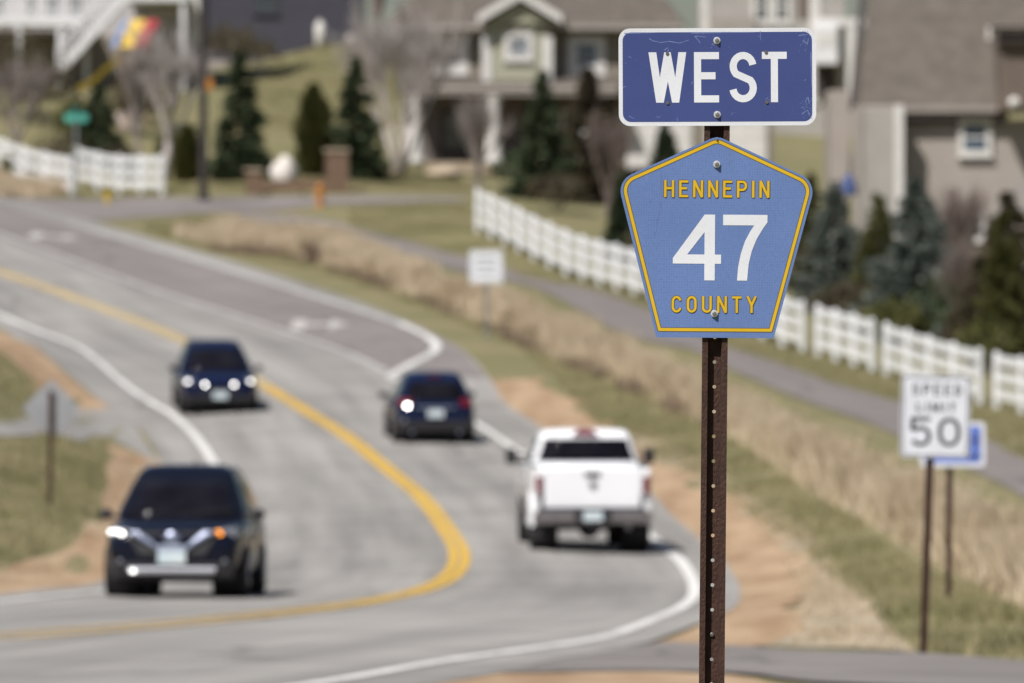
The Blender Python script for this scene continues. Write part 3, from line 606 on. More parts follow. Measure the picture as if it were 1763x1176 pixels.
# small blue plate behind it
b = G(1633, 1031); s = F/b.y
bs = thing('blue_route_sign', 'small blue sign with pale border half hidden behind the speed limit sign', 'road sign', (b.x, b.y, zt(b.x, b.y)))
u_post('post', bs, (1031-735)/s, M['rust_dark'], w=.07).rotation_euler = (0, R(.4), 0)
pt = plate(rect(112/s, 78/s, .05), M['white_film'], bs); pt.location = ((1640-1633)/s, -.02, (1031-765)/s)
M['mid_blue'] = sheeting('mid_blue_sign_film', (.13,.2,.55)); mb = MB(); mb.face([(x, -.004, z) for x, z in rect(98/s, 64/s, .035)]); mb.build('blue_panel', M['mid_blue'], pt)
for zc, hh2 in ((.045, .14), (-.125, .09)):
    mb = MB(); strokes(mb, [[(-.04,0),(-.04,1)], [(.04,0),(.04,1)], [(-.04,.5),(.04,.5)]], .022, lambda p, zc=zc, hh2=hh2: (.225+p[0], zc+(p[1]-.5)*hh2), -.0046); mb.build('lettering', M['blue_film'], pt)
# diamond sign seen from behind
b = G(86, 872); s = F/b.y
ds = thing('warning_sign', 'back of a grey metal diamond sign on a brown post in the grass', 'road sign', (b.x, b.y, zt(b.x, b.y)))
u_post('post', ds, (872-672)/s, M['rust_dark'], w=.085).rotation_euler = (0, R(.6), 0)
dd = 51/s; dm = plate(rounded([(0,-dd),(dd,0),(0,dd),(-dd,0)], .05), M['alu'], ds, y=.06); dm.location = ((88-86)/s, 0, (872-703)/s)
for zz in (.28, -.28): mb = MB(); mb.lathe([(.016,0),(.016,-.012),(.01,-.015)], 8, 'Y', (0, .0, (872-703)/s+zz)); mb.build('bolt', M['bolt_dark'], ds)
# white sign at the foot of the bank
b = G(838, 587); s = F/b.y
ws_ = thing('white_road_sign', 'small square white sign on a thin grey post at the dry grass edge', 'road sign', (b.x, b.y, zt(b.x, b.y)))
u_post('post', ws_, (587-440)/s, M['galv'], w=.07)
M['dull_white'] = sheeting('dull_white_film', (.68,.70,.74)); pt = plate(rect(57/s, 56/s, .05), M['dull_white'], ws_); pt.location = (-1/s, -.01, (587-459)/s)
A = rect(51/s, 50/s, .04); B = rect(48/s, 47/s, .03); mb = MB(); ring(mb, A, B, -.0042); mb.build('border', M['alu'], pt)
mb = MB()
for zc in (.2, .02, -.17): mb.box(-.26, .26, -.0045, -.0035, zc-.035, zc+.035)
mb.build('lettering', M['alu'], pt)
# green street name sign
b = W(131, 318, 292); gz = zt(b.x, b.y); s = F/292
st_ = thing('street_name_sign', 'green street name blades on a grey post behind the white fence', 'street sign', (b.x, b.y, gz))
M['teal'] = mat('green_street_sign', (.09,.42,.33), .5, col2=(.07,.34,.28), scale=3)
top = W(0, 192, 292).z-gz
MB().tube((0,0,0), (0,0,top), .045, n=8).build('post', M['galv'], st_)
bl = MB().prism(rect(.78,.27,.03), -.01, .01).build('name_blade', M['teal'], st_); bl.location = (0, -.05, W(0, 203, 292).z-gz); 
bl = MB().prism(rect(.7,.24,.03), -.01, .01).build('name_blade', M['teal'], st_); bl.location = (0, 0, W(0, 203, 292).z-gz+.26); bl.rotation_euler = (0, 0, R(70))

# ------------------------------------------------------------------ fences
M['vinyl'] = mat('white_vinyl', (.82,.83,.85), .35, col2=(.76,.77,.78), scale=2)
pm = MB(); pm.box(-.065,.065,-.065,.065,-.25,1.32); pm.hexa([(-.08,-.08,1.32),(.08,-.08,1.32),(.08,.08,1.32),(-.08,.08,1.32)], [(-.02,-.02,1.4),(.02,-.02,1.4),(.02,.02,1.4),(-.02,.02,1.4)]); post_me = pm.mesh('fence_post'); post_me.materials.append(M['vinyl'])
def fence(label, P, Hs=1.0, step=2.44, cap=True, extra=()):
    L = smooth_line(P, .5); s = np.r_[0, np.cumsum(np.linalg.norm(np.diff(L, axis=0), axis=1))]; n = max(1, int(round(s[-1]/step))); q = np.linspace(0, s[-1], n+1)
    Q = np.c_[np.interp(q, s, L[:,0]), np.interp(q, s, L[:,1])]; Z = ZT(Q[:,0], Q[:,1])
    t = thing('white_fence', label, 'fence', (Q[0][0], Q[0][1], Z[0]), 0, 'white three rail fences')
    o0 = Vector((Q[0][0], Q[0][1], Z[0]))
    for i in range(n+1):
        d = Q[min(i+1, n)]-Q[max(i-1, 0)]; o = bpy.data.objects.new('post', post_me); C.objects.link(o); o.parent = t
        o.location = (Q[i][0]-o0.x, Q[i][1]-o0.y, Z[i]-o0.z); o.rotation_euler = (0, 0, math.atan2(d[1], d[0]))
        if i < n:
            p, r_ = Vector((*Q[i], Z[i]))-o0, Vector((*Q[i+1], Z[i+1]))-o0; dn = (r_-p).normalized(); sd = Vector((-dn.y, dn.x, 0)).normalized()*.022
            for zz in (.3, .71, 1.12):
                a_, b_ = zz-.05, zz+.205; mb = MB(); dz0 = rng.normal(0, .006)
                mb.hexa([p-sd+Vector((0,0,a_)), r_-sd+Vector((0,0,a_+dz0)), r_+sd+Vector((0,0,a_+dz0)), p+sd+Vector((0,0,a_))], [p-sd+Vector((0,0,b_)), r_-sd+Vector((0,0,b_+dz0)), r_+sd+Vector((0,0,b_+dz0)), p+sd+Vector((0,0,b_))])
                mb.build('rail', M['vinyl'], t)
    return t
FX = [(820,397,275),(866,419,270),(1000,485,258),(1100,512,250),(1350,598,231),(1500,640,221),(1620,680,213),(1750,712,206),(1950,775,193)]
_fp = np.array([(W(*p).x, W(*p).y, p[0]) for p in FX])
def fpt(a, b, n=8): 
    q = np.linspace(a, b, n); return [(np.interp(v, _fp[:,2], _fp[:,0]), np.interp(v, _fp[:,2], _fp[:,1])) for v in q]
fence('long white rail fence climbing the bank behind the shield sign up to the bare tree', fpt(822, 1382))
fence('short white rail fence section of two bays among the blue spruces', fpt(1409, 1501, 4))
fence('white rail fence section standing behind the speed limit sign', fpt(1526, 1687, 5))
fence('white rail fence section leaving the photo beside the large dark spruce', fpt(1716, 1950, 6))
fence('white rail fence sloping down from the far edge to the green street sign', [(W(x, 0, D).x, W(x, 0, D).y) for x, D in ((-160,319),(-60,309),(0,304),(60,300),(122,297))])
fence('short white rail fence of four bays between the green street sign and the dark pole', [(W(x, 0, D).x, W(x, 0, D).y) for x, D in ((132,303),(180,300),(230,297),(279,294))])

# ------------------------------------------------------------------ cars
def paint(name, c, c2=None, metal=0, rough=.14): return mat(name, c, rough, metal, col2=c2 or tuple(v*1.15 for v in c), scale=3, spec=.2)
M['navy'] = paint('dark_navy_car_paint', (.006,.010,.034)); M['black_car'] = paint('black_blue_car_paint', (.006,.0075,.016)); M['blue_black'] = paint('deep_blue_car_paint', (.006,.012,.038))
M['white_car'] = paint('white_car_paint', (.80,.81,.84), (.77,.78,.81), metal=0)
M['glass_dark'] = mat('dark_car_glass', (.006,.005,.008), .08, spec=.16, col2=(.012,.012,.016), scale=2)
M['glass_side'] = mat('side_car_glass', (.05,.07,.07), .05, spec=.6, col2=(.07,.1,.1), scale=2)
M['rubber'] = mat('tyre_rubber', (.014,.013,.015), .85, col2=(.02,.019,.02), scale=20)
M['trim'] = mat('black_plastic_trim', (.015,.014,.017), .6, col2=(.02,.019,.022), scale=10)
M['rim'] = mat('alloy_rim', (.35,.35,.37), .35, .9); M['chrome'] = mat('chrome', (.42,.46,.60), .38, 1.0)
M['steel_bumper'] = mat('dull_chrome_bumper', (.33,.31,.32), .3, .85, col2=(.26,.25,.26), scale=3)
M['lens'] = mat('headlight_lens', (.30,.31,.34), .08, .4, coat=1.0)
M['lamp'] = mat('lit_headlamp', (.9,.9,.9), .3, emit=(1,.97,.92), estr=5.0)
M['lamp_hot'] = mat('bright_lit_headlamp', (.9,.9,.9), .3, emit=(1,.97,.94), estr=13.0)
M['lamp_dim'] = mat('dim_lit_lamp', (.9,.9,.9), .3, emit=(1,.97,.93), estr=3.2)  # the white lamp materials also serve the added sun glints
M['amber'] = mat('lit_amber_lamp', (.9,.4,.02), .3, emit=(1,.28,.008), estr=2.2)
M['red_lens'] = mat('red_lamp_lens', (.16,.004,.016), .3, coat=.2, spec=.3, col2=(.12,.003,.012), scale=8)
M['plate'] = mat('pale_blue_plate', (.50,.60,.66), .5, col2=(.62,.68,.70), scale=9)
M['under'] = mat('underbody', (.012,.011,.013), .8, col2=(.02,.018,.02), scale=5)
M['silver'] = mat('silver_skid_plate', (.88,.91,1.0), .35, .95)

def loft(mb, st, ends=True):      # st: list of (y, [(x,z) half section from bottom centre round to top centre])
    n = len(st[0][1]); m = 2*n-2; vs = []
    for y, h in st:
        vs += [(x, y, z) for x, z in h]+[(-x, y, z) for x, z in h[-2:0:-1]]
    fs = []
    for i in range(len(st)-1):
        for k in range(m): a, b = i*m+k, i*m+(k+1) % m; fs.append((a, b, b+m, a+m))
    if ends:
        for base in (0, (len(st)-1)*m):      # caps as strips of quads
            for k in range(n-1):
                a, b = base+k, base+k+1; c, d = base+(m-k) % m, base+(m-k-1) % m
                q = [a, b, d, c]; q = list(dict.fromkeys(q))
                if len(q) > 2: fs.append(tuple(q))
    mb.add(vs, fs)
def sect(ws, zb, zs, zt_, wt=None):
    wt = wt or ws*.82
    return [(0,zb),(ws*.8,zb),(ws*.95,zb+.08),(ws*.985,(zb+zs)*.5),(ws,zs-.12),(ws*.975,zs),(wt,zt_-.02),(wt*.6,zt_+.005),(0,zt_+.015)]
def gh_ring(yf, yr, w, z, n=6, rc=.12):
    P = rounded([(-w, yr),(w, yr),(w, yf),(-w, yf)], rc, n); return [(x, y, z) for x, y in P]
class Car:
    def __init__(s, label, cat, name, px, D, yaw, body, pm_):
        s.D = D; x = (px-HX)/F*D; s.root = thing(name, label, cat, (x, D, 0), yaw); s.pm = pm_; s.body_st = body
        s.yaw = yaw
    def seat(s, yfr, yre):       # rest the four wheels on the road
        r = s.root; f = Vector((-math.sin(s.yaw), math.cos(s.yaw))); p = Vector((r.location.x, r.location.y))
        a = p+f*yfr; b = p+f*yre; za, zb = zt(a.x, a.y)+.016, zt(b.x, b.y)+.016; sl_ = (za-zb)/(yfr-yre)
        r.location.z = zb-sl_*yre; r.rotation_mode = 'XYZ'; r.rotation_euler = (math.atan(sl_), 0, s.yaw)
def wheels(car, ys, xw, r=.35, w=.23, rim=M['rim']):
    tm = MB(); tm.lathe([(r*.62,-w/2),(r*.9,-w/2),(r*.985,-w*.38),(r,-w*.2),(r,w*.2),(r*.985,w*.38),(r*.9,w/2),(r*.62,w/2)], 28, 'X', cap=False); tme = tm.mesh('tyre', True); tme.materials.append(M['rubber'])
    rm = MB(); rm.lathe([(r*.63,-w*.4),(r*.63,w*.42),(r*.56,w*.46),(r*.54,w*.3),(.001,w*.28)], 24, 'X', cap=False)
    for k in range(5):
        a = 2*PI*k/5; rm.tube((w*.36, r*.1*math.cos(a), r*.1*math.sin(a)), (w*.42, r*.56*math.cos(a), r*.56*math.sin(a)), .035, .028, 6)
    rm.lathe([(.06,w*.3),(.06,w*.45),(.001,w*.47)], 10, 'X', cap=False); rme = rm.mesh('rim'); rme.materials.append(rim)
    am = MB(); am.lathe([(r*1.13,-.42),(r*1.13,.0),(.001,.0)], 24, 'X', cap=False); ame = am.mesh('wheel_arch'); ame.materials.append(M['under'])
    for sx in (-1, 1):
        for y in ys:
            t = obj('wheel', tme, None, car.root); t.location = (sx*(xw-w/2), y, r); t.rotation_euler = (0, 0, 0 if sx > 0 else PI)
            q = obj('rim', rme, None, t)
            a_ = obj('wheel_arch', ame, None, car.root); a_.location = (sx*(xw-.035), y, r*1.02); a_.rotation_euler = (0, 0, 0 if sx > 0 else PI)
def greenhouse(car, rings, mat_, wind=(.1,.9), rear=(.15,.85), side_split=(0.0,), front_glass=None, side=True, rear_w=.82, front_w=.86):
    mb = MB(); rr = [gh_ring(*q) for q in rings]; n = len(rr[0]); vs = [p for r_ in rr for p in r_]
    fs = [(i*n+k, i*n+(k+1) % n, (i+1)*n+(k+1) % n, (i+1)*n+k) for i in range(len(rr)-1) for k in range(n)]; fs.append(tuple(range((len(rr)-1)*n, len(rr)*n))); mb.add(vs, fs)
    cab = mb.build('cabin', mat_, car.root, smooth=True)
    zs = [q[3] for q in rings]; I = lambda z, j: float(np.interp(z, zs, [q[j] for q in rings])); z0, z1 = zs[0], zs[2]+.02
    def panel(nm, pts, m):
        mb = MB(); r_, c_ = len(pts), len(pts[0]); mb.add([p for row in pts for p in row], [(i*c_+j, i*c_+j+1, (i+1)*c_+j+1, (i+1)*c_+j) for i in range(r_-1) for j in range(c_-1)])
        o = mb.build(nm, m, car.root, smooth=True); so = o.modifiers.new('thick', 'SOLIDIFY'); so.thickness = .008; so.offset = 0; return o
    def yz(f, g): return [z0+(z1-z0)*t for t in np.linspace(f, g, 5)]
    panel('windshield', [[(u*(I(z,2)-.06)*front_w/.9, I(z,0)+.012, z) for u in np.linspace(-1, 1, 5)] for z in yz(*wind)], front_glass or M['glass_dark'])
    panel('rear_window', [[(u*(I(z,2)-.06)*rear_w/.9, I(z,1)-.012, z) for u in np.linspace(-1, 1, 5)] for z in yz(*rear)], M['glass_dark'])
    if side:
        ed = [None]+list(side_split)+[None]
        for sx in (-1, 1):
            for k in range(len(ed)-1):
                rows = []
                for z in yz(.12, .92):
                    ya = I(z,1)+.20 if ed[k] is None else ed[k]+.04; yb = I(z,0)-.17 if ed[k+1] is None else ed[k+1]-.04
                    rows.append([(sx*(I(z,2)+.008), y, z) for y in np.linspace(ya, max(yb, ya+.05), 3)])
                panel('side_window', rows, M['glass_side'])
    return I
def mirror(car, x, y, z, m, w=.2, h=.15, arm=.12):
    for sx in (-1, 1):
        mb = MB(); mb.ball((sx*(x+w/2), y, z), .5, 10, 6, (w, .16, h)); o = mb.build('mirror', m, car.root, smooth=True)
        MB().tube((sx*(x-arm), y-.02, z-.05), (sx*(x+.03), y, z-.02), .022, .018, 6).build('mirror_arm', M['trim'], o)
def part(car, nm, m, mb, smooth=False, bevel=.0, sub=0, parent=None): return mb.build(nm, m, parent or car.root, smooth=smooth, bevel=bevel, sub=sub)
def lamp_ball(c, r, s=(1,1,1)): return MB().ball(c, r, 14, 9, s)
def handles(car, ys, x, z, m):
    for sx in (-1, 1):
        for y in ys: MB().cbox((sx*x, y, z), (.03,.2,.035)).build('door_handle', m, car.root, bevel=.01)
def door_lines(car, ys, x, z0, z1):
    for sx in (-1, 1):
        for y in ys: MB().box(sx*x-.006, sx*x+.006, y-.006, y+.006, z0, z1).build('door_seam', M['trim'], car.root)

def crossover(label, px, D, yaw, pm_, W_=1.84, L=4.6, H=1.70, rear_view=False, big=True):
    h = H/1.70; w = W_/2; e = L/2
    c = Car(label, 'car', 'crossover_car', px, D, yaw, None, pm_)
    st = [(-e, sect(w*.84,.50*h,.82*h,.95*h)), (-e+.06, sect(w*.92,.40*h,.88*h,1.0*h)), (-e+.4, sect(w*.97,.30*h,.96*h,1.05*h)), (-e+1.2, sect(w,.24*h,.96*h,1.04*h)), (0, sect(w,.22*h,.95*h,1.03*h)),
          (e-1.45, sect(w*.995,.22*h,.95*h,1.04*h)), (e-.9, sect(w*.98,.24*h,.92*h,1.00*h)), (e-.35, sect(w*.95,.27*h,.84*h,.94*h)), (e-.08, sect(w*.88,.32*h,.74*h,.86*h)), (e, sect(w*.80,.38*h,.66*h,.76*h))]
    mb = MB(); loft(mb, st); part(c, 'body', pm_, mb, True, sub=2)
    rings = [(e-1.25, -e+.12, w*.90, .99*h, 6, .16), (e-1.45, -e+.22, w*.885, 1.10*h, 6, .16), (e-2.05, -e+.50, w*.705, 1.52*h, 6, .18), (e-2.15, -e+.58, w*.675, 1.59*h, 6, .2), (e-2.25, -e+.66, w*.62, 1.645*h, 6, .22), (e-2.42, -e+.80, w*.52, 1.685*h, 6, .24), (e-2.65, -e+1.05, w*.36, H, 6, .24)]
    greenhouse(c, rings, pm_, side_split=(.05, -1.15) if big else (0.0,), wind=(.06,.98), rear=(.10,.92), front_w=.88)
    wheels(c, (e-.92, -e+.85), w+.005, r=.345*h)
    mirror(c, w*.97, e-1.55, 1.06*h, M['trim'])
    handles(c, (.35-.35, -.95), w*.995, .90*h, pm_); door_lines(c, (.55, -.5, -1.4), w*.995, .4*h, .93*h)
    part(c, 'underbody', M['under'], MB().box(-w*.8, w*.8, -e+.3, e-.3, .20*h, .34*h))
    part(c, 'front_bumper', M['trim'], MB().hexa([(-w*.84,e-.28,.24*h),(w*.84,e-.28,.24*h),(w*.8,e-.02,.26*h),(-w*.8,e-.02,.26*h)], [(-w*.88,e-.28,.45*h),(w*.88,e-.28,.45*h),(w*.80,e+.02,.45*h),(-w*.80,e+.02,.45*h)]), bevel=.02)
    part(c, 'rear_bumper', M['trim'], MB().hexa([(-w*.86,-e+.0,.30*h),(w*.86,-e+.0,.30*h),(w*.9,-e+.3,.28*h),(-w*.9,-e+.3,.28*h)], [(-w*.86,-e-.03,.55*h),(w*.86,-e-.03,.55*h),(w*.93,-e+.3,.55*h),(-w*.93,-e+.3,.55*h)]), bevel=.02)
    for sx in (-1, 1):
        part(c, 'roof_rail', M['trim'] if not big else M['silver'], MB().tube((sx*w*.60, e-2.45, 1.675*h), (sx*w*.60, -e+.95, 1.675*h), .018, n=6))
        t = MB(); t.hexa([(sx*w*.60,-e-.01,.92*h),(sx*w*.88,-e+.02,.92*h),(sx*w*.93,-e+.28,.94*h),(sx*w*.6,-e+.2,.94*h)], [(sx*w*.60,-e+.02,1.08*h),(sx*w*.84,-e+.05,1.10*h),(sx*w*.90,-e+.30,1.10*h),(sx*w*.6,-e+.2,1.1*h)])
        part(c, 'tail_light', M['red_lens'], t, bevel=.015)
    part(c, 'rear_plate', M['plate'], MB().cbox((0, -e-.02, .74*h), (.34,.02,.16)), bevel=.005)
    part(c, 'third_brake_light', M['red_lens'], MB().cbox((0, -e+.55, 1.63*h), (.3,.05,.03)), bevel=.005)
    return c, e, w, h
# nearest: black crossover with a chrome V in its grille
c, e, w, h = crossover('black crossover with a chrome V grille and one amber lamp, nearest on the road', 321, 111.8, PI-R(2.4), M['black_car'], 1.84, 4.65, 1.72)
c.seat(1.35, -1.35)
part(c, 'grille', M['trim'], MB().hexa([(-.42,e-.12,.52*h),(.42,e-.12,.52*h),(.42,e+.015,.54*h),(-.42,e+.015,.54*h)], [(-.62,e-.16,.84*h),(.62,e-.16,.84*h),(.6,e-.035,.84*h),(-.6,e-.035,.84*h)]), bevel=.01)
v = MB()
for sx in (-1, 1):
    v.hexa([(sx*.17,e-.0,.60*h),(sx*.20,e-.0,.68*h),(sx*.20,e+.045,.68*h),(sx*.17,e+.05,.60*h)], [(sx*.56,e-.06,.84*h),(sx*.43,e-.06,.85*h),(sx*.43,e-.0,.85*h),(sx*.56,e-.0,.84*h)])
v.box(-.185,.185,e,e+.045,.595*h,.665*h); part(c, 'grille_chrome', M['chrome'], v, bevel=.012)
part(c, 'emblem', M['chrome'], MB().lathe([(.085,e-.02),(.085,e+.05),(.06,e+.062)], 20, 'Y', (0, 0, .76*h)).box(-.11,.11,e+.03,e+.066,.745*h,.775*h))
for sx in (-1, 1):
    hl = MB(); hl.hexa([(sx*.52,e-.10,.80*h),(sx*.60,e-.24,.74*h),(sx*.80,e-.22,.76*h),(sx*.86,e-.36,.84*h)], [(sx*.54,e-.08,.86*h),(sx*.62,e-.26,.88*h),(sx*.84,e-.28,.90*h),(sx*.9,e-.46,.92*h)])
    hl = MB(); hl.add([(sx*.50,e-.075,.77*h),(sx*.80,e-.17,.755*h),(sx*.875,e-.40,.86*h),(sx*.80,e-.20,.905*h),(sx*.54,e-.13,.865*h),(sx*.55,e-.4,.8*h),(sx*.8,e-.5,.84*h)], [(0,1,3,4),(1,2,3),(0,4,5),(0,5,6,1),(1,6,2),(2,6,3),(3,6,5,4)])
    part(c, 'headlight', M['lens'], hl, bevel=.01)
    part(c, 'fog_lamp', M['lens'], lamp_ball((sx*.66, e-.06, .47*h), .055, (1,.6,1)), True)
L1 = [(.80,.84,.03,'lamp_dim'),(.73,.845,.03,'lamp_dim'),(.67,.825,.032,'lamp_dim'),(.64,.80,.035,'lamp'),(.575,.785,.042,'lamp')]
for x, z, r, m in L1: part(c, 'lamp', M[m], lamp_ball((x, e-.10-.03*(x > .65), z*h), r, (1,.7,.8)), True)
part(c, 'lamp', M['amber'], lamp_ball((-.585, e-.095, .80*h), .06, (1,.6,1)), True)
part(c, 'skid_plate', M['silver'], MB().hexa([(-.55,e-.02,.30*h),(.55,e-.02,.30*h),(.55,e+.04,.34*h),(-.55,e+.04,.34*h)], [(-.58,e-.02,.385*h),(.58,e-.02,.385*h),(.58,e+.045,.39*h),(-.58,e+.045,.39*h)]), bevel=.015)
part(c, 'lamp', M['lamp_dim'], lamp_ball((.50, e+.035, .345*h), .03, (1.3,.5,.8)), True)  # glowing ball added as a sun glint on the skid plate
part(c, 'lamp', M['lamp'], lamp_ball((.42, e-.0, .80*h), .022, (1,.5,1)), True)  # glowing ball standing in for the sun glint on the chrome V
part(c, 'front_plate', M['plate'], MB().cbox((.0, e+.055, .52*h), (.36,.02,.17)), bevel=.005)
part(c, 'antenna', M['trim'], MB().hexa([(-.02,-1.5,1.68*h),(.02,-1.5,1.68*h),(.02,-1.35,1.68*h),(-.02,-1.35,1.68*h)], [(-.005,-1.52,1.76*h),(.005,-1.52,1.76*h),(.005,-1.48,1.76*h),(-.005,-1.48,1.76*h)]))
for sx in (-1, 1): part(c, 'wiper', M['trim'], MB().tube((sx*.1-.1, e-1.20, 1.05*h), (sx*.1-.55, e-1.36, 1.12*h), .012, n=5))
# second oncoming car, four round lamps
c, e, w, h = crossover('dark blue car with four white lamps coming down the curve by the yellow line', 369, 195.5, PI+R(5.0), M['navy'], 1.80, 4.4, 1.53, big=False)
c.seat(1.3, -1.3)
part(c, 'grille', M['trim'], MB().hexa([(-.40,e-.1,.55*h),(.40,e-.1,.55*h),(.40,e+.01,.57*h),(-.40,e+.01,.57*h)], [(-.46,e-.1,.80*h),(.46,e-.1,.80*h),(.46,e-.035,.80*h),(-.46,e-.035,.80*h)]), bevel=.01)
for sx in (-1, 1):
    hl = MB(); hl.add([(sx*.48,e-.06,.74*h),(sx*.78,e-.14,.73*h),(sx*.86,e-.38,.88*h),(sx*.78,e-.18,.90*h),(sx*.52,e-.12,.85*h),(sx*.55,e-.4,.8*h),(sx*.8,e-.5,.84*h)], [(0,1,3,4),(1,2,3),(0,4,5),(0,5,6,1),(1,6,2),(2,6,3),(3,6,5,4)])
    part(c, 'headlight', M['lens'], hl, bevel=.01)
    part(c, 'lamp', M['lamp_dim'], lamp_ball((sx*.71, e-.13, .80*h), .046, (1.1,.6,1)), True)
    part(c, 'lamp', M['lamp_hot'], lamp_ball((sx*.33, e+.0, .735*h), .027, (1,.6,1)), True)
part(c, 'front_plate', M['plate'], MB().cbox((-.02, e+.04, .47*h), (.33,.02,.17)), bevel=.005)
# car going away ahead of the pickup
c, e, w, h = crossover('dark blue hatchback seen from behind, turning away ahead of the white pickup', 738, 182.4, R(4.6), M['blue_black'], 1.74, 4.2, 1.47, big=False)
c.seat(1.25, -1.25)
part(c, 'tail_lamp', M['lamp_hot'], lamp_ball((-.60, -e+.0, .93*h), .042, (1,.6,1)), True)  # sun glint on the left rear, put in as a glowing ball
part(c, 'trim_strip', M['chrome'], MB().box(-.42,.42,-e-.015,-e+.03,.88*h,.92*h), bevel=.006)
part(c, 'reflector', M['lens'], lamp_ball((-.66, -e-.02, .56*h), .045, (1,.5,1)), True)
for sx in (-1, 1): part(c, 'exhaust_pipe', M['chrome'], MB().lathe([(.035,-e-.03),(.035,-e+.2)], 12, 'Y', (sx*.5, 0, .28*h)))

# white pickup truck
c = Car('white pickup truck with black towing mirrors, seen from behind at the white edge line', 'pickup truck', 'pickup_truck', 1003, 138.0, R(2.6), None, M['white_car'])
w = 1.0
def ps(ws, zb, zs, zt_): return [(0,zb),(ws*.86,zb),(ws*.97,zb+.05),(ws*.99,(zb+zs)*.5),(ws,zs-.14),(ws*.985,zs-.03),(ws*.95,zt_),(ws*.6,zt_+.004),(0,zt_+.006)]
mb = MB(); loft(mb, [(.95, ps(.98,.56,1.34,1.36)), (1.0, ps(.99,.55,1.34,1.36)), (1.6, ps(1.0,.55,1.30,1.33)), (2.3, ps(.99,.56,1.24,1.29)), (2.75, ps(.94,.6,1.12,1.2)), (2.9, ps(.86,.66,1.0,1.06))]); part(c, 'hood', M['white_car'], mb, True, sub=1)
mb = MB(); loft(mb, [(-1.0, ps(.985,.56,1.34,1.36)), (-.95, ps(.99,.55,1.34,1.36)), (0, ps(1.0,.53,1.34,1.36)), (.9, ps(1.0,.53,1.34,1.36)), (.96, ps(.99,.55,1.34,1.36))]); part(c, 'cab_body', M['white_car'], mb, True)
rings = [(1.25,-.95,.91,1.34,6,.12), (1.05,-.95,.90,1.42,6,.12), (.40,-.84,.77,1.80,6,.12), (.22,-.80,.73,1.885,6,.14), (.05,-.70,.66,1.925,6,.14), (-.2,-.5,.45,1.945,6,.14)]
greenhouse(c, rings, M['white_car'], side_split=(.0,), rear=(.20,.93), rear_w=.87)
for sx in (-1, 1):
    bed = MB(); bed.hexa([(sx*.86,-2.88,.62),(sx*.985,-2.88,.62),(sx*.995,-1.03,.62),(sx*.86,-1.03,.62)], [(sx*.86,-2.88,1.37),(sx*.965,-2.88,1.37),(sx*.97,-1.03,1.37),(sx*.86,-1.03,1.37)]); bed = part(c, 'bed_side', M['white_car'], bed, bevel=.03)
    part(c, 'bed_rail_cap', M['trim'], MB().box(min(sx*.855,sx*.965), max(sx*.855,sx*.965), -2.86,-1.05,1.372,1.386), parent=bed)

part(c, 'bed_floor', M['trim'], MB().box(-.86,.86,-2.82,-1.04,.78,.84))
tg = MB(); tg.hexa([(-.80,-2.93,.72),(.80,-2.93,.72),(.80,-2.84,.72),(-.80,-2.84,.72)], [(-.80,-2.90,1.355),(.80,-2.90,1.355),(.80,-2.83,1.37),(-.80,-2.83,1.37)])
tg = part(c, 'tailgate', M['white_car'], tg, bevel=.02)
part(c, 'tailgate_handle', M['trim'], MB().cbox((0,-2.915,1.26), (.26,.03,.07)), bevel=.01, parent=tg)
em = MB(); em.prism(rounded([(-.05,-.075),(.05,-.075),(.085,.06),(-.085,.06)], .02), -2.945, -2.91); em.ball((-.05,-2.94,.055), .04, 8, 5, (1,.4,.8)); em.ball((.05,-2.94,.055), .04, 8, 5, (1,.4,.8))
em.v = [(x*.75, y, z*.75+1.10) for x, y, z in em.v]; part(c, 'emblem', M['steel_bumper'], em, parent=tg)
for sx in (-1, 1):
    t = MB(); t.box(min(sx*.81,sx*.955), max(sx*.81,sx*.955), -2.935, -2.84, .93, 1.30); part(c, 'tail_light_housing', M['white_car'], t, bevel=.015)
    t = MB(); t.box(min(sx*.83,sx*.945), max(sx*.83,sx*.945), -2.95, -2.85, .95, 1.23); part(c, 'tail_light', M['red_lens'], t, bevel=.015)
    fl = MB(); n = 12
    for k in range(n):
        a, b_ = PI*k/n, PI*(k+1)/n; P = lambda a, r_: (-1.95+r_*math.cos(a), .42+r_*math.sin(a))
        (y0, z0), (y1, z1), (y2, z2), (y3, z3) = P(a,.47), P(b_,.47), P(b_,.56), P(a,.56)
        fl.hexa([(sx*.95,y0,z0),(sx*1.03,y0,z0),(sx*1.03,y1,z1),(sx*.95,y1,z1)], [(sx*.95,y3,z3),(sx*1.0,y3,z3),(sx*1.0,y2,z2),(sx*.95,y2,z2)])
    part(c, 'fender_flare', M['white_car'], fl)
    part(c, 'mud_flap', M['rubber'], MB().box(min(sx*.70,sx*.98), max(sx*.70,sx*.98), -2.47, -2.45, .22, .62))
    mm = MB(); mm.box(min(sx*1.08,sx*1.27), max(sx*1.08,sx*1.27), .72, .84, 1.34, 1.60); o = part(c, 'mirror', M['trim'], mm, bevel=.04)
    part(c, 'mirror_arm', M['trim'], MB().tube((sx*.92,.75,1.36), (sx*1.12,.78,1.40), .03, n=6).tube((sx*.90,.75,1.48), (sx*1.12,.78,1.5), .02, n=6), parent=o)
bp = MB(); bp.hexa([(-.93,-3.06,.47),(.93,-3.06,.47),(.95,-2.88,.47),(-.95,-2.88,.47)], [(-.93,-3.08,.69),(.93,-3.08,.69),(.95,-2.88,.69),(-.95,-2.88,.69)]); bp = part(c, 'rear_bumper', M['steel_bumper'], bp, bevel=.03)
part(c, 'bumper_recess', M['trim'], MB().box(-.30,.30,-3.088,-3.06,.50,.692), parent=bp); part(c, 'rear_plate', M['plate'], MB().cbox((0,-3.097,.60), (.32,.012,.16)), parent=bp)
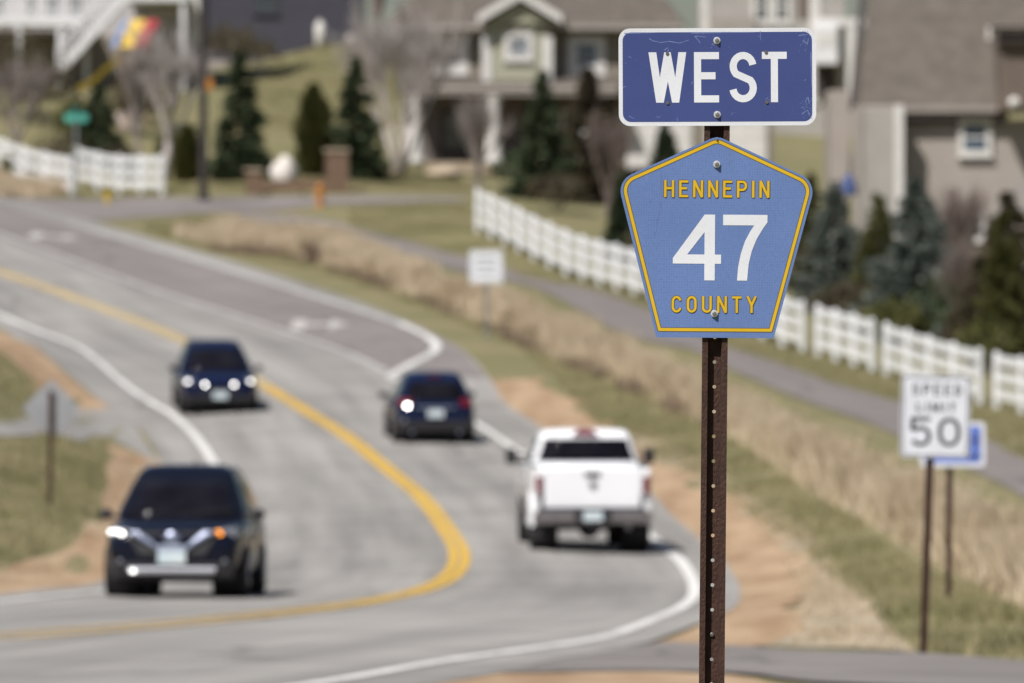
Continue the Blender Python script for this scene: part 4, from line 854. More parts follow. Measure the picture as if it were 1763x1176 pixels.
part(c, 'bumper_step', M['trim'], MB().box(-.9,.9,-3.05,-2.9,.688,.70), parent=bp)
part(c, 'third_brake_light', M['red_lens'], MB().hexa([(-.22,-.86,1.845),(.22,-.86,1.845),(.22,-.76,1.845),(-.22,-.76,1.845)], [(-.12,-.82,1.93),(.12,-.82,1.93),(.12,-.66,1.94),(-.12,-.66,1.94)]), bevel=.01)
part(c, 'frame_rail', M['under'], MB().box(-.55,-.45,-2.9,2.6,.5,.62).box(.45,.55,-2.9,2.6,.5,.62).box(-.8,.8,-2.8,-1.1,.6,.78))
ax = MB(); ax.tube((-.75,-1.95,.40), (.75,-1.95,.40), .06, n=10).ball((0,-1.95,.40), .19, 12, 8); part(c, 'rear_axle', M['under'], ax, True)
part(c, 'hitch', M['under'], MB().box(-.06,.06,-3.05,-2.5,.36,.46).box(-.35,.35,-2.85,-2.75,.38,.48))
part(c, 'exhaust_pipe', M['steel_bumper'], MB().lathe([(.05,-2.9),(.05,-1.5)], 12, 'Y', (.6, 0, .42)))
part(c, 'front_bumper', M['steel_bumper'], MB().box(-.95,.95,2.7,3.0,.45,.72), bevel=.05)
for sx in (-1, 1): part(c, 'headlight', M['lens'], MB().box(min(sx*.55,sx*.92), max(sx*.55,sx*.92), 2.6, 2.9, .82, 1.08), bevel=.03)
wheels(c, (1.85, -1.95), .995, r=.415, w=.30)
handles(c, (.25, -.65), .995, 1.18, M['trim']); door_lines(c, (.95,.05,-.85), .995, .6, 1.3)
c.seat(1.85, -1.95); c.root.scale = (.955, 1, .99)

# ------------------------------------------------------------------ vegetation
M['bark'] = mat('grey_bark', (.20,.17,.14), .9, col2=(.12,.1,.085), scale=9, bump=.5)
M['twig'] = mat('grey_twig', (.25,.215,.195), .9, col2=(.17,.145,.135), scale=4)
M['twig_pale'] = mat('pale_twig', (.42,.38,.36), .9, col2=(.31,.275,.26), scale=4)
M['twig_red'] = mat('reddish_twig', (.19,.145,.128), .9, col2=(.13,.10,.09), scale=4)
M['spruce'] = leafmat('dark_spruce_needles', (.040,.062,.032), (.090,.112,.058), scale=1.2, tr=.1)
M['blue_spruce'] = leafmat('blue_spruce_needles', (.11,.135,.118), (.215,.24,.21), scale=1.2, tr=.1)
M['cedar'] = leafmat('olive_cedar_leaves', (.08,.088,.028), (.15,.145,.055), scale=1.2, tr=.15)
M['brown_spruce'] = leafmat('browning_needles', (.075,.058,.04), (.115,.10,.058), scale=1.2, tr=.1)
def conifer(name, label, cat, px, D, h, r, m, group, n=None, py=None, columnar=False, low=.03):
    x = (px-HX)/F*D; z = zt(x, D); t = thing(name, label, cat, (x, D, z), rng.uniform(0, 6.28), group)
    MB().tube((0,0,-.3), (0,0,h*.97), .035*h*.45, .012, 8).build('trunk', M['bark'], t)
    if columnar:
        n = n or 4200; u = rng.uniform(0, 1, n); tt = low+(1-low)*u; rad = r*np.minimum(1, (1-tt)*2.6)**.6*(.6+.4*np.minimum(1, tt*4+.5)); an = rng.uniform(0, 2*PI, n); q = np.sqrt(rng.uniform(.1, 1, n))*(.86+.14*np.sin(an*3+tt*17))
        P = np.c_[np.cos(an)*rad*q, np.sin(an)*rad*q, tt*h]; sz = rng.uniform(.07, .16, n)*(.6+.5*r); d = np.c_[np.cos(an), np.sin(an), rng.normal(1.3, .4, n)]+rng.normal(0,.3,(n,3))
    else:
        nb = int(70+26*h); bt = low+(1-low)*rng.uniform(0, 1, nb)**1.15; ba = rng.uniform(0, 2*PI, nb); bl = r*((1-bt)**.78)*rng.uniform(.55, 1.2, nb)+.06; per = 34; n = nb*per
        bi = np.repeat(np.arange(nb), per); u = rng.uniform(.12, 1, n)**.7; L_ = bl[bi]*u; lat = rng.normal(0, .13, n)*bl[bi]*(1.15-u*.8)+rng.normal(0,.03,n)
        an = ba[bi]; P = np.c_[np.cos(an)*L_-np.sin(an)*lat, np.sin(an)*L_+np.cos(an)*lat, bt[bi]*h-.20*L_+.10*L_**2+rng.normal(0, .05, n)*(.5+bl[bi])]
        P[:,2] = np.maximum(P[:,2], .05); sz = rng.uniform(.085, .2, n)*(.65+.28*r)*(1-.35*bt[bi]); d = np.c_[np.cos(an), np.sin(an), np.full(n, .05)]+rng.normal(0, .45, (n,3))
    d /= np.linalg.norm(d, axis=1)[:,None]
    s = np.cross(d, rng.normal(0, 1, (n,3))); s /= np.linalg.norm(s, axis=1)[:,None]; tip = P+d*sz[:,None]*1.5; a = P-d*sz[:,None]*.6+s*sz[:,None]*.42; b = P-d*sz[:,None]*.6-s*sz[:,None]*.42
    s2 = np.cross(d, s); a2 = P-d*sz[:,None]*.4+s2*sz[:,None]*.38; b2 = P-d*sz[:,None]*.4-s2*sz[:,None]*.38
    V = np.stack([tip,a,b,tip,a2,b2], 1).reshape(-1,3); tv = np.clip(rng.normal(.5,.28,n),0,1)
    obj('crown', tri_mesh('crown', V, np.arange(6*n).reshape(-1,3), np.repeat(tv, 6)), m, t); return t
def hpx(px, y0, y1, D): return (y1-y0)/F*D
def bare_tree(label, px, D, h, spread, m, seed, trunk_h=.25, group=None, name='bare_tree', cat='tree', stems=1, dens=1.0):
    rs = np.random.default_rng(seed); x = (px-HX)/F*D; t = thing(name, label, cat, (x, D, zt(x, D)), 0, group); tr = MB(); br = MB()
    def grow(p, d, L, r, k, mb):
        q = p+d*L; mb.tube(p, q, r, r*.72, 6 if k < 2 else 4 if k < 3 else 3, cap=False)
        if k >= 6 or r < .0035: return
        nb = 2+int(rs.random() < .75*dens)+(1 if 1 < k < 4 else 0)
        for i in range(nb):
            f = 1.0 if i == 0 else rs.uniform(.45, 1.0); ax = Vector(rs.normal(0,1,3)).normalized(); sp_ = spread*(.45 if i == 0 else 1.0)
            dd = (d+ax*sp_*rs.uniform(.5,1)+Vector((0,0,.14))).normalized(); grow(p+d*L*f, dd, L*rs.uniform(.62,.86), r*(.72 if i == 0 else .55), k+1, br)
    for s_ in range(stems):
        d = (Vector((rs.normal(0,.16 if stems > 1 else .03), rs.normal(0,.16 if stems > 1 else .03), 1))).normalized(); th = h*trunk_h
        r0 = .027*h/math.sqrt(stems)+.012; p0 = Vector((rs.normal(0,.08), rs.normal(0,.08), -.2)) if stems > 1 else Vector((0,0,-.2)); tr.tube(p0, p0+d*(th+.2), r0, r0*.8, 8)
        for i in range(3 if stems > 1 else 4):
            ax = Vector(rs.normal(0,1,3)).normalized(); grow(p0+d*(th+.2)*rs.uniform(.8,1) if i else p0+d*(th+.2), (d+ax*spread*rs.uniform(.4,.9)*(0.3 if i == 0 else 1)).normalized(), h*(1-trunk_h)*.30, r0*(.75 if i == 0 else .5), 1, br)
    tr.build('trunk', M['bark'] if m is not M['twig_pale'] else M['twig_pale'], t, smooth=True, fix=False); br.build('branches', m, t, fix=False); return t
def shrub(label, px, D, w, h, m, name='shrub', n=900, cat='shrub', group=None, leaf=.1):
    x = (px-HX)/F*D; t = thing(name, label, cat, (x, D, zt(x, D)), 0, group); st = MB()
    for k in range(7):
        a = rng.uniform(0, 6.28); st.tube((0,0,-.1), (math.cos(a)*w*.3, math.sin(a)*w*.3, h*.7), .02, .008, 5)
    st.build('stem', M['bark'], t)
    an = rng.uniform(0, 2*PI, n); ph = np.arccos(rng.uniform(-.3, 1, n)); q = rng.uniform(.45, 1, n)**.5*(.8+.2*np.sin(an*3+ph*4)); P = np.c_[np.cos(an)*np.sin(ph)*q*w/2, np.sin(an)*np.sin(ph)*q*w/2, h*.42+np.cos(ph)*q*h*.58]
    d = rng.normal(0,1,(n,3)); d /= np.linalg.norm(d,axis=1)[:,None]; s = np.cross(d, rng.normal(0,1,(n,3))); s /= np.linalg.norm(s,axis=1)[:,None]; sz = rng.uniform(.5,1.2,(n,1))*leaf
    V = np.stack([P+d*sz*1.4, P+s*sz*.6, P-s*sz*.6], 1).reshape(-1,3); obj('foliage', tri_mesh('foliage', V, np.arange(3*n).reshape(-1,3), np.repeat(rng.uniform(0,1,n),3)), m, t); return t
def con(label, px, y0, D, wpx, m, name='spruce_tree', group='spruces and cedars around the gardens', **k):
    x = (px-HX)/F*D; zb = zt(x, D); top = W(0, y0, D).z; return conifer(name, label, 'tree', px, D, top-zb, wpx/2/F*D, m, group, **k)
con('dark green spruce standing beside the dark pole in front of the slate house', 415, 88, 300, 125, M['spruce'])
con('olive columnar cedar behind the brick pillar and the white boulder', 540, 148, 301, 72, M['cedar'], 'cedar_tree', columnar=True)
con('dark spruce touching the brick pillar at the foot of the green hill', 612, 100, 299, 112, M['spruce'])
con('dark spruce behind the green street name sign', 168, 145, 310, 125, M['spruce'])
con('low dark cedar between the white fence and the dark pole', 322, 218, 302, 55, M['cedar'], 'cedar_tree', columnar=True)
con('tall dark spruce in front of the porch, nearest to the white fence top', 935, 124, 296, 125, M['spruce'])
con('browning spruce beside the tall dark one below the porch roof', 1012, 116, 300, 140, M['brown_spruce'])
con('spruce peeping out between the two plates of the front sign', 1145, 212, 300, 92, M['spruce'])
con('spruce right behind the left side of the blue shield', 1070, 300, 268, 62, M['spruce'])
con('green spruce just right of the blue shield', 1395, 300, 262, 84, M['cedar'], 'cedar_tree')
con('blue grey spruce nearest the right side of the shield sign', 1437, 312, 252, 150, M['blue_spruce'])
con('yellow green cedar between two blue spruces', 1512, 332, 249, 115, M['cedar'], 'cedar_tree')
con('broad blue spruce rising above the short white fence section', 1577, 308, 242, 235, M['blue_spruce'])
con('large dark spruce at the end of the white fence near the photo edge', 1735, 335, 236, 230, M['brown_spruce'])
con('young olive spruce in front of the large dark one at the photo edge', 1728, 362, 232, 120, M['cedar'])
bare_tree('tall grey bare tree between the white house and the dark pole', 285, 304, 5.6, .55, M['twig_pale'], 3)
bare_tree('bare tree with a dark crown at the far edge beside the white stairs', 30, 306, 4.6, .6, M['twig'], 5, name='bare_tree')
bare_tree('slim bare tree in front of the striped canopy', 238, 308, 4.8, .5, M['twig'], 9)
bare_tree('clump of pale birch stems beside the taupe house', 690, 306, 6.2, .5, M['twig_pale'], 11, trunk_h=.3, stems=5)
bare_tree('bare young tree at the top end of the white fence', 822, 283, 4.3, .6, M['twig'], 14, trunk_h=.22)
bare_tree('bare tree on the hill crest between slate and taupe houses', 648, 372, 5.2, .6, M['twig_red'], 17)
bare_tree('bare brown bush close behind the shield sign', 1050, 288, 3.6, .55, M['twig_red'], 21, trunk_h=.12, stems=3)
bare_tree('bare brown tree against the wall of the brown house', 1640, 252, 4.2, .55, M['twig_red'], 23, trunk_h=.2, stems=2)
bare_tree('bare tree behind the wide spruce at the house corner', 1480, 285, 4.0, .5, M['twig'], 27, trunk_h=.2)
bare_tree('bare tree in the brown scrub near the photo edge', 1665, 238, 3.4, .6, M['twig_red'], 31, trunk_h=.15, stems=3)
shrub('brown leafless looking shrub by the bare tree at the street', 110, 306, 2.6, 1.8, M['brown_spruce'])
shrub('dark shrub at the foot of the porch steps', 890, 306, 1.9, 1.5, M['spruce'])
shrub('low brown shrub along the house wall below the spruces', 1655, 246, 2.6, 1.9, M['brown_spruce'])
shrub('olive shrub under the large dark spruce by the fence gap', 1700, 228, 2.0, 1.6, M['cedar'])
shrub('brown shrub behind the fence beside the shield sign', 1365, 262, 2.2, 1.9, M['brown_spruce'])
shrub('bush at the wall of the dark slate house', 440, 366, 2.6, 1.3, M['brown_spruce'])

for i_, (px_, D_, w_, h_, m_, lab) in enumerate([(15,322,3.4,3.6,'brown_spruce','brown thicket below the white deck at the photo edge'),(75,320,3.2,3.0,'brown_spruce','brown thicket under the foot of the white stairs'),(240,322,2.6,2.6,'brown_spruce','brown bush behind the slim bare tree'),(300,312,1.6,1.1,'cedar','olive bush left of the dark pole'),
    (1095,274,1.8,1.6,'spruce','dark bush behind the lower left side of the shield'),(1345,268,2.0,2.6,'spruce','dark evergreen bush behind the right side of the shield'),(1640,240,3.0,2.2,'spruce','dark evergreen bush right of the broad blue spruce'),(1690,240,2.6,2.6,'brown_spruce','brown bush right of the broad blue spruce'),(960,288,2.4,1.4,'brown_spruce','low brown bush between the two spruces by the porch'),
    (1460,244,2.4,1.6,'brown_spruce','brown bush behind the short two bay fence section'),(1540,238,2.2,1.5,'cedar','olive bush behind the fence left of the speed limit sign'),(1130,262,2.0,2.0,'brown_spruce','brown bush hidden behind the middle of the shield'),(130,316,2.0,1.8,'cedar','olive bush under the yellow slide'),(395,371,3.6,2.0,'brown_spruce','wide brown bush against the left end of the slate house'),(200,306,1.6,1.3,'brown_spruce','low brown bush right of the spruce by the street sign'),(40,303,1.8,1.1,'cedar','low olive bush behind the fence at the photo edge')]):
    shrub(lab, px_, D_, w_, h_, M[m_], name='bush', n=2200, cat='bush', leaf=.09)
# ------------------------------------------------------------------ street things
M['dark_steel'] = mat('dark_brown_pole', (.035,.03,.03), .6, .3, col2=(.05,.042,.04), scale=4)
M['brick'] = mat('brown_stone', (.14,.085,.055), .85, col2=(.20,.13,.09), scale=5, bump=.4)
M['mortar'] = mat('tan_cap_stone', (.33,.26,.18), .85, col2=(.4,.33,.25), scale=4)
D = 289; x = (350-HX)/F*D; z = zt(x, D)
lp = thing('light_pole', 'tall dark light pole at the street corner in front of the slate house', 'light pole', (x, D, z))
ph = W(0, -40, D).z-z
MB().tube((0,0,-.3), (0,0,ph), .15, .11, 12).build('pole', M['dark_steel'], lp); MB().lathe([(.24,-.2),(.24,.12),(.16,.2)], 12).build('base', M['dark_steel'], lp)
MB().tube((0,0,ph-.2), (0,-1.6,ph+.25), .05, .04, 8).build('arm', M['dark_steel'], lp); MB().box(-.16,.16,-2.2,-1.5,ph+.2,ph+.34).build('lamp_head', M['dark_steel'], lp, bevel=.04)
M['orange'] = mat('orange_paint', (.47,.20,.035), .5, col2=(.40,.17,.03), scale=4); M['yellow'] = mat('yellow_paint_object', (.62,.43,.03), .5, col2=(.52,.36,.03), scale=4)
MB().prism(rect(.22,.4,.05), -.19, -.16).build('pole_tag', M['orange'], lp).location = (.22, 0, W(0,145,D).z-z)
def hydrant(label, px, D, m, k=1.0):
    x = (px-HX)/F*D; t = thing('fire_hydrant', label, 'fire hydrant', (x, D, zt(x, D)), 0); s = k
    MB().lathe([(.15*s,-.05),(.15*s,.06*s),(.11*s,.07*s),(.11*s,.55*s),(.14*s,.56*s),(.14*s,.60*s)], 14).build('barrel', m, t, smooth=False)
    MB().lathe([(.13*s,.601*s),(.12*s,.68*s),(.07*s,.74*s),(.03*s,.75*s),(.03*s,.80*s)], 14).build('bonnet', m, t)
    for a in (0, PI, -PI/2):
        d = Vector((math.cos(a), math.sin(a), 0)); MB().tube(d*.09*s+Vector((0,0,.42*s)), d*.19*s+Vector((0,0,.42*s)), .05*s, n=10).tube(d*.19*s+Vector((0,0,.42*s)), d*.22*s+Vector((0,0,.42*s)), .06*s, n=6).build('nozzle', m, t)
    return t
hydrant('orange fire hydrant on the grass by the street in front of the brick pillar', 551, 287, M['orange'], 1.0)
hydrant('small yellow fire hydrant at the foot of the short white fence', 185, 288, M['yellow'], .62)
def pillar(label, px, D, w, h, k):
    x = (px-HX)/F*D; t = thing('brick_pillar', label, 'pillar', (x, D, zt(x, D)), 0, 'brick pillars at the garden wall')
    cm = MB(); cm.box(-w/2+.02,w/2-.02,-w/2+.02,w/2-.02,-.2,h-.02); cm.build('core', M['mortar'], t); n = int(h/.15); br_ = []
    for s_ in range(2):
        me_ = MB().box(-w/4+.006,w/4-.006,-w/2,w/2,0,.138).mesh('stone'); me_.materials.append(M['brick']); br_.append(me_)
    for i in range(n):
        for j in (-1, 1):
            o = obj('stone', br_[0], None, t); o.location = (j*w/4, rng.normal(0,.006), i*.15); 
    MB().box(-w/2-.06,w/2+.06,-w/2-.06,w/2+.06,n*.15,n*.15+.1).build('cap', M['mortar'], t, bevel=.02)
pillar('brown stone pillar between the cedar and the dark spruce', 580, 293, .78, hpx(0,248,318,293), 0)
pillar('smaller brown stone pillar at the end of the low wall beside the dark spruce', 437, 293, .55, hpx(0,272,310,293), 1)
x = (500-HX)/F*294; lw = thing('garden_wall', 'low brown stone wall running between the two stone pillars', 'low wall', (x, 294, zt(x, 294)), 0)
st_me = MB().box(-.24,.24,-.16,.16,0,.19).mesh('stone'); st_me.materials.append(M['brick'])
for i in range(2):
    for j in range(5):
        o = obj('stone', st_me, None, lw); xx = -1.0+j*.5+(.0 if i else .1); o.location = (xx, rng.normal(0,.015), i*.2-.03+zt(x+xx, 294)-zt(x, 294)); o.rotation_euler = (0,0,rng.normal(0,.03))
M['boulder'] = mat('white_limestone', (.62,.58,.54), .9, col2=(.5,.46,.42), scale=2, bump=.5)
def boulder(label, px, D, w, h, m):
    bm = bmesh.new(); bmesh.ops.create_icosphere(bm, subdivisions=3, radius=1)
    for v in bm.verts:
        q = v.co.normalized(); k = 1+.12*math.sin(q.x*4+1)+.09*math.sin(q.y*5+q.z*3)+.05*math.sin(q.z*9+q.x*7); v.co = Vector((q.x*k*w/2, q.y*k*w*.4, q.z*k*h/2))
    me_ = bpy.data.meshes.new('boulder'); bm.to_mesh(me_); bm.free(); me_.polygons.foreach_set('use_smooth', [True]*len(me_.polygons)); o = obj('boulder', me_, m); xx = (px-HX)/F*D; o.location = (xx, D, zt(xx, D)+h*.36); return tag(o, label, 'boulder')
boulder('large white boulder beside the olive cedar above the low wall', 490, 296, 1.05, 1.15, M['boulder'])
boulder('pale pink rock under the striped canopy on the lawn', 222, 322, 1.0, 1.25, mat('pink_rock', (.46,.38,.34), .9, col2=(.38,.31,.28), scale=2, bump=.4))
boulder('tan landscape rock at the foot of the birch clump', 668, 303, .9, .55, M['mortar'])
boulder('wide tan landscape rock under the porch column', 765, 312, 1.5, .5, M['mortar'])
boulder('small tan rock under the tall spruce by the porch', 895, 303, .55, .5, M['mortar'])
x = (1461-HX)/F*262; z = zt(x, 262); bb = thing('garden_umbrella', 'closed blue garden umbrella rising behind the blue grey spruce', 'umbrella', (x, 262, z), 0)
M['blue_plastic'] = mat('blue_canvas_cover', (.045,.075,.21), .6, col2=(.035,.065,.18), scale=3); hu = W(0,298,262).z-z
MB().tube((0,0,-.1), (0,0,hu), .03, .025, 8).build('pole', M['dark_steel'], bb); MB().lathe([(.26,hu-.68),(.27,hu-.6),(.2,hu-.25),(.06,hu)], 12, 'Z').build('canopy', M['blue_plastic'], bb)

# ------------------------------------------------------------------ houses
M['taupe'] = mat('taupe_siding', (.235,.205,.165), .75, col2=(.21,.183,.148), scale=1.2)
M['green_siding'] = mat('sage_siding', (.37,.365,.275), .75, col2=(.335,.33,.25), scale=1.2)
M['trimw'] = mat('white_trim', (.66,.64,.62), .6, col2=(.6,.585,.565), scale=2)
M['grey_trim'] = mat('greige_trim', (.34,.305,.28), .6, col2=(.31,.28,.255), scale=2)
M['shingle'] = mat('grey_brown_shingles', (.135,.115,.097), .9, col2=(.098,.084,.072), scale=2.2, bump=.6, bscale=14)
M['slate_siding'] = mat('slate_siding', (.045,.044,.062), .7, col2=(.038,.037,.052), scale=1.2)
M['pale_siding'] = mat('pale_grey_siding', (.46,.44,.445), .7, col2=(.42,.40,.405), scale=1.2)
M['greige'] = mat('greige_siding', (.355,.315,.285), .75, col2=(.325,.288,.26), scale=1.2)
M['light_greige'] = mat('light_greige_siding', (.36,.34,.315), .75, col2=(.33,.31,.29), scale=1.2)
M['brown_siding'] = mat('brown_siding', (.155,.12,.098), .75, col2=(.135,.105,.086), scale=1.2)
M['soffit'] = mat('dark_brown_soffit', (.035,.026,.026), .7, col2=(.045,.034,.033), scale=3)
M['win'] = mat('house_window_glass', (.03,.04,.05), .05, spec=.8, col2=(.05,.065,.075), scale=1.5)
M['win_blue'] = mat('reflecting_window_glass', (.10,.15,.22), .08, .3, col2=(.06,.09,.13), scale=2)
M['deck'] = mat('deck_white', (.72,.72,.74), .6, col2=(.66,.66,.68), scale=2); M['deck_grey'] = mat('deck_grey', (.36,.345,.34), .7, col2=(.3,.29,.285), scale=2)
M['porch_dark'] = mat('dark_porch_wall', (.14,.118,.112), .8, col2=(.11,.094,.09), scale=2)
class House:
    def __init__(s, label, px, py, D, name='house', cat='house'):
        s.px, s.py, s.D, s.s = px, py, D, F/D; s.root = thing(name, label, cat, tuple(W(px, py, D)), 0)
    def x(s, px): return (px-s.px)/s.s
    def z(s, py): return (s.py-py)/s.s
    def box(s, nm, m, x0, x1, y0, y1, d0, d1, parent=None, bevel=0): return MB().box(s.x(x0), s.x(x1), d0, d1, s.z(y1), s.z(y0)).build(nm, m, parent or s.root, bevel=bevel)
    def siding(s, nm, m, x0, x1, y0, y1, d, depth=6.0, board=.16):     # lapped boards on the front and both sides of a block
        X0, X1, Z0, Z1 = s.x(x0), s.x(x1), s.z(y1), s.z(y0); mb = MB(); mb.box(X0+.02, X1-.02, d+.02, d+depth, Z0, Z1); n = max(1, int((Z1-Z0)/board)); hh = (Z1-Z0)/n
        for i in range(n):
            a, b = Z0+i*hh, Z0+(i+1)*hh; mb.face([(X0,d-.014,a),(X1,d-.014,a),(X1,d,b),(X0,d,b)]); mb.face([(X0,d,a),(X1,d,a),(X1,d-.014,a),(X0,d-.014,a)])
            mb.face([(X0-.014,d,a),(X0-.014,d+depth,a),(X0,d+depth,b),(X0,d,b)]); mb.face([(X1+.014,d,a),(X1+.014,d+depth,a),(X1,d+depth,b),(X1,d,b)])
        return mb.build(nm, m, s.root, fix=False)
    def window(s, x0, x1, y0, y1, d, tr=.13, glass=None, rows=2, cols=2, trim=None, nm='window'):
        X0, X1, Z0, Z1 = s.x(x0), s.x(x1), s.z(y1), s.z(y0); mb = MB(); trim = trim or M['trimw']
        mb.box(X0, X0+tr, d-.07, d, Z0, Z1).box(X1-tr, X1, d-.07, d, Z0, Z1).box(X0+tr, X1-tr, d-.068, d, Z1-tr, Z1).box(X0+tr, X1-tr, d-.068, d, Z0, Z0+tr); w = mb.build(nm, trim, s.root)
        MB().box(X0+tr, X1-tr, d-.03, d-.02, Z0+tr, Z1-tr).build('pane', glass or M['win'], w)
        MB().box(X0-.04, X1+.04, d-.11, d-.001, Z0-.07, Z0-.002).build('sill', trim, w)
        mb = MB(); zm = (Z0+Z1)/2; mb.box(X0+tr, X1-tr, d-.05, d-.031, zm-.035, zm+.035)
        for k in range(1, cols): xc = X0+tr+(X1-X0-2*tr)*k/cols; mb.box(xc-.018, xc+.018, d-.046, d-.031, Z0+tr, Z1-tr)
        mb.build('sash', trim, w); return w
    def roof(s, nm, m, e0, e1, r0, r1, parent=None, th=.14, course=.26):     # e0,e1: eave ends, r0,r1: ridge ends (local x,y,z)
        e0, e1, r0, r1 = map(Vector, (e0, e1, r0, r1)); n = max(2, int((r0-e0).length/course)); nn = (e1-e0).cross(r0-e0).normalized(); nn = nn if nn.z > 0 else -nn; mb = MB()
        for i in range(n):
            a, b = i/n, (i+1)/n; p0, p1, q0, q1 = e0.lerp(r0,a), e1.lerp(r1,a), e0.lerp(r0,b), e1.lerp(r1,b); l = nn*.016
            mb.face([p0+l, p1+l, q1, q0]); mb.face([p0, p1, p1+l, p0+l])
        t = nn*th; mb.add([e0-t, e1-t, r1-t, r0-t, e0, e1, r1, r0], [(0,1,2,3),(0,4,5,1),(1,5,6,2),(3,2,6,7),(0,3,7,4)])
        return mb.build(nm, m, parent or s.root, fix=False)
    def railing(s, p0, p1, h=.95, m=None, step=.14, name='railing'):
        p0, p1 = Vector(p0), Vector(p1); m = m or M['deck']; up = Vector((0,0,1)); mb = MB(); y = Vector((0,.04,0))
        for zz in (.08, h): mb.hexa([p0+up*zz-y, p1+up*zz-y, p1+up*zz+y, p0+up*zz+y], [p0+up*(zz+.09)-y, p1+up*(zz+.09)-y, p1+up*(zz+.09)+y, p0+up*(zz+.09)+y])
        r_ = mb.build(name, m, s.root); bal = MB(); n = max(2, int((p1-p0).length/step))
        for i in range(n+1): q = p0.lerp(p1, i/n); bal.box(q.x-.022, q.x+.022, q.y-.022, q.y+.022, q.z+.05, q.z+h)
        o = bal.build('balusters', m, r_); o['kind'] = 'stuff'
        return r_
    def column(s, px, y0, y1, d, r0=.2, r1=.15, m=None):
        z0, z1 = s.z(y1), s.z(y0); return MB().lathe([(r0*1.25, z0),(r0*1.25, z0+.12),(r0, z0+.14),(r1, z1-.14),(r1*1.3, z1-.12),(r1*1.3, z1)], 16, 'Z', (s.x(px), d, 0)).build('column', m or M['trimw'], s.root)

# taupe house behind the signs
H = House('taupe two storey house with a porch, white columns and a gable behind the signs', 880, 290, 326)
H.siding('wall', M['taupe'], 700, 1150, 44, 292, 0, 9)
H.box('corner_board', M['trimw'], 690, 716, 62, 152, -.06, .25)
H.siding('bay_wall', M['green_siding'], 838, 945, 44, 145, -.9, .95)
for a, b in ((830,846),(934,951)): H.box('corner_board', M['trimw'], a, b, 64, 150, -.96, -.7)
H.window(745, 806, 48, 126, -.01, tr=.36, glass=M['win'], cols=1)
H.window(868, 918, 56, 104, -.92, tr=.22, glass=M['win_blue'])
H.window(978, 1042, 62, 128, -.01, tr=.34, glass=M['win_blue'], cols=1)
ez = H.z(50)
H.box('fascia', M['grey_trim'], 672, 1175, 37, 52, -.78, -.70)
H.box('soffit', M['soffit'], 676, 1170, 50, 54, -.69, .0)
H.roof('roof', M['shingle'], (H.x(668),-.8,H.z(40)), (H.x(1178),-.8,H.z(40)), (H.x(800),5,H.z(40)+3.6), (H.x(1060),5,H.z(40)+3.6))
H.roof('roof', M['shingle'], (H.x(1178),10.8,H.z(40)), (H.x(1178),-.8,H.z(40)), (H.x(1060),5,H.z(40)+3.6), (H.x(1060),5,H.z(40)+3.6))
H.roof('roof', M['shingle'], (H.x(668),-.8,H.z(40)), (H.x(668),10.8,H.z(40)), (H.x(800),5,H.z(40)+3.6), (H.x(800),5,H.z(40)+3.6))
gx0, gx1, gxc, gz0, gz1 = H.x(822), H.x(968), H.x(895), H.z(42), H.z(0)
gm = MB(); gm.prism([(gx0+.25,gz0),(gx1-.25,gz0),(gxc,gz1-.12)], -1.15, .8); H_g = gm.build('gable_wall', M['green_siding'], H.root)
for sx, xa in ((-1, gx0), (1, gx1)):
    rk = MB(); rk.hexa([(xa,-1.5,gz0-.02),(gxc,-1.5,gz1),(gxc,-1.38,gz1),(xa,-1.38,gz0-.02)], [(xa,-1.5,gz0+.32),(gxc,-1.5,gz1+.34),(gxc,-1.38,gz1+.34),(xa,-1.38,gz0+.32)]); rk.build('rake_board', M['trimw'], H.root)
    H.roof('gable_roof', M['shingle'], (xa,-1.45,gz0+.36), (xa,3,gz0+.36), (gxc,-1.45,gz1+.38), (gxc,3,gz1+.38))
H.roof('porch_roof', M['shingle'], (H.x(690),-2.9,H.z(160)), (H.x(1065),-2.9,H.z(160)), (H.x(700),-.02,H.z(132)), (H.x(1065),-.02,H.z(132)))
H.box('porch_beam', M['grey_trim'], 692, 1062, 150, 167, -2.88, -2.7)
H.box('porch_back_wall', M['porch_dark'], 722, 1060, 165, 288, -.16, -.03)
H.box('porch_floor', M['mortar'], 650, 1065, 281, 300, -2.95, -.01)
for px in (716, 850, 1000): H.column(px, 168, 282, -2.75, .34, .20)
H.window(760, 830, 190, 262, -.17, tr=.12, glass=M['win'], trim=M['soffit']); H.box('door', M['soffit'], 905, 950, 180, 281, -.24, -.17); H.window(965, 1040, 190, 262, -.17, tr=.12)
H.siding('garage_wall', M['taupe'], 1062, 1330, 160, 292, -1.5, 9); H.roof('garage_roof', M['shingle'], (H.x(1050),-1.9,H.z(160)), (H.x(1345),-1.9,H.z(160)), (H.x(1050),2.2,H.z(98)), (H.x(1345),2.2,H.z(98)))
for a, b in ((1078,1190),(1215,1318)):
    g_ = H.box('garage_door', M['trimw'], a, b, 196, 291, -1.6, -1.52)
    mb = MB()
    for k in range(4):
        for q in range(4):
            xa, xb = H.x(a)+.12+q*(H.x(b)-H.x(a)-.12)/4, H.x(a)+q*(H.x(b)-H.x(a)-.12)/4+(H.x(b)-H.x(a)-.12)/4; za = H.z(291)+.08+k*.52; mb.box(xa, xb, -1.625, -1.601, za, za+.42)
    mb.build('door_panel', M['trimw'], g_)
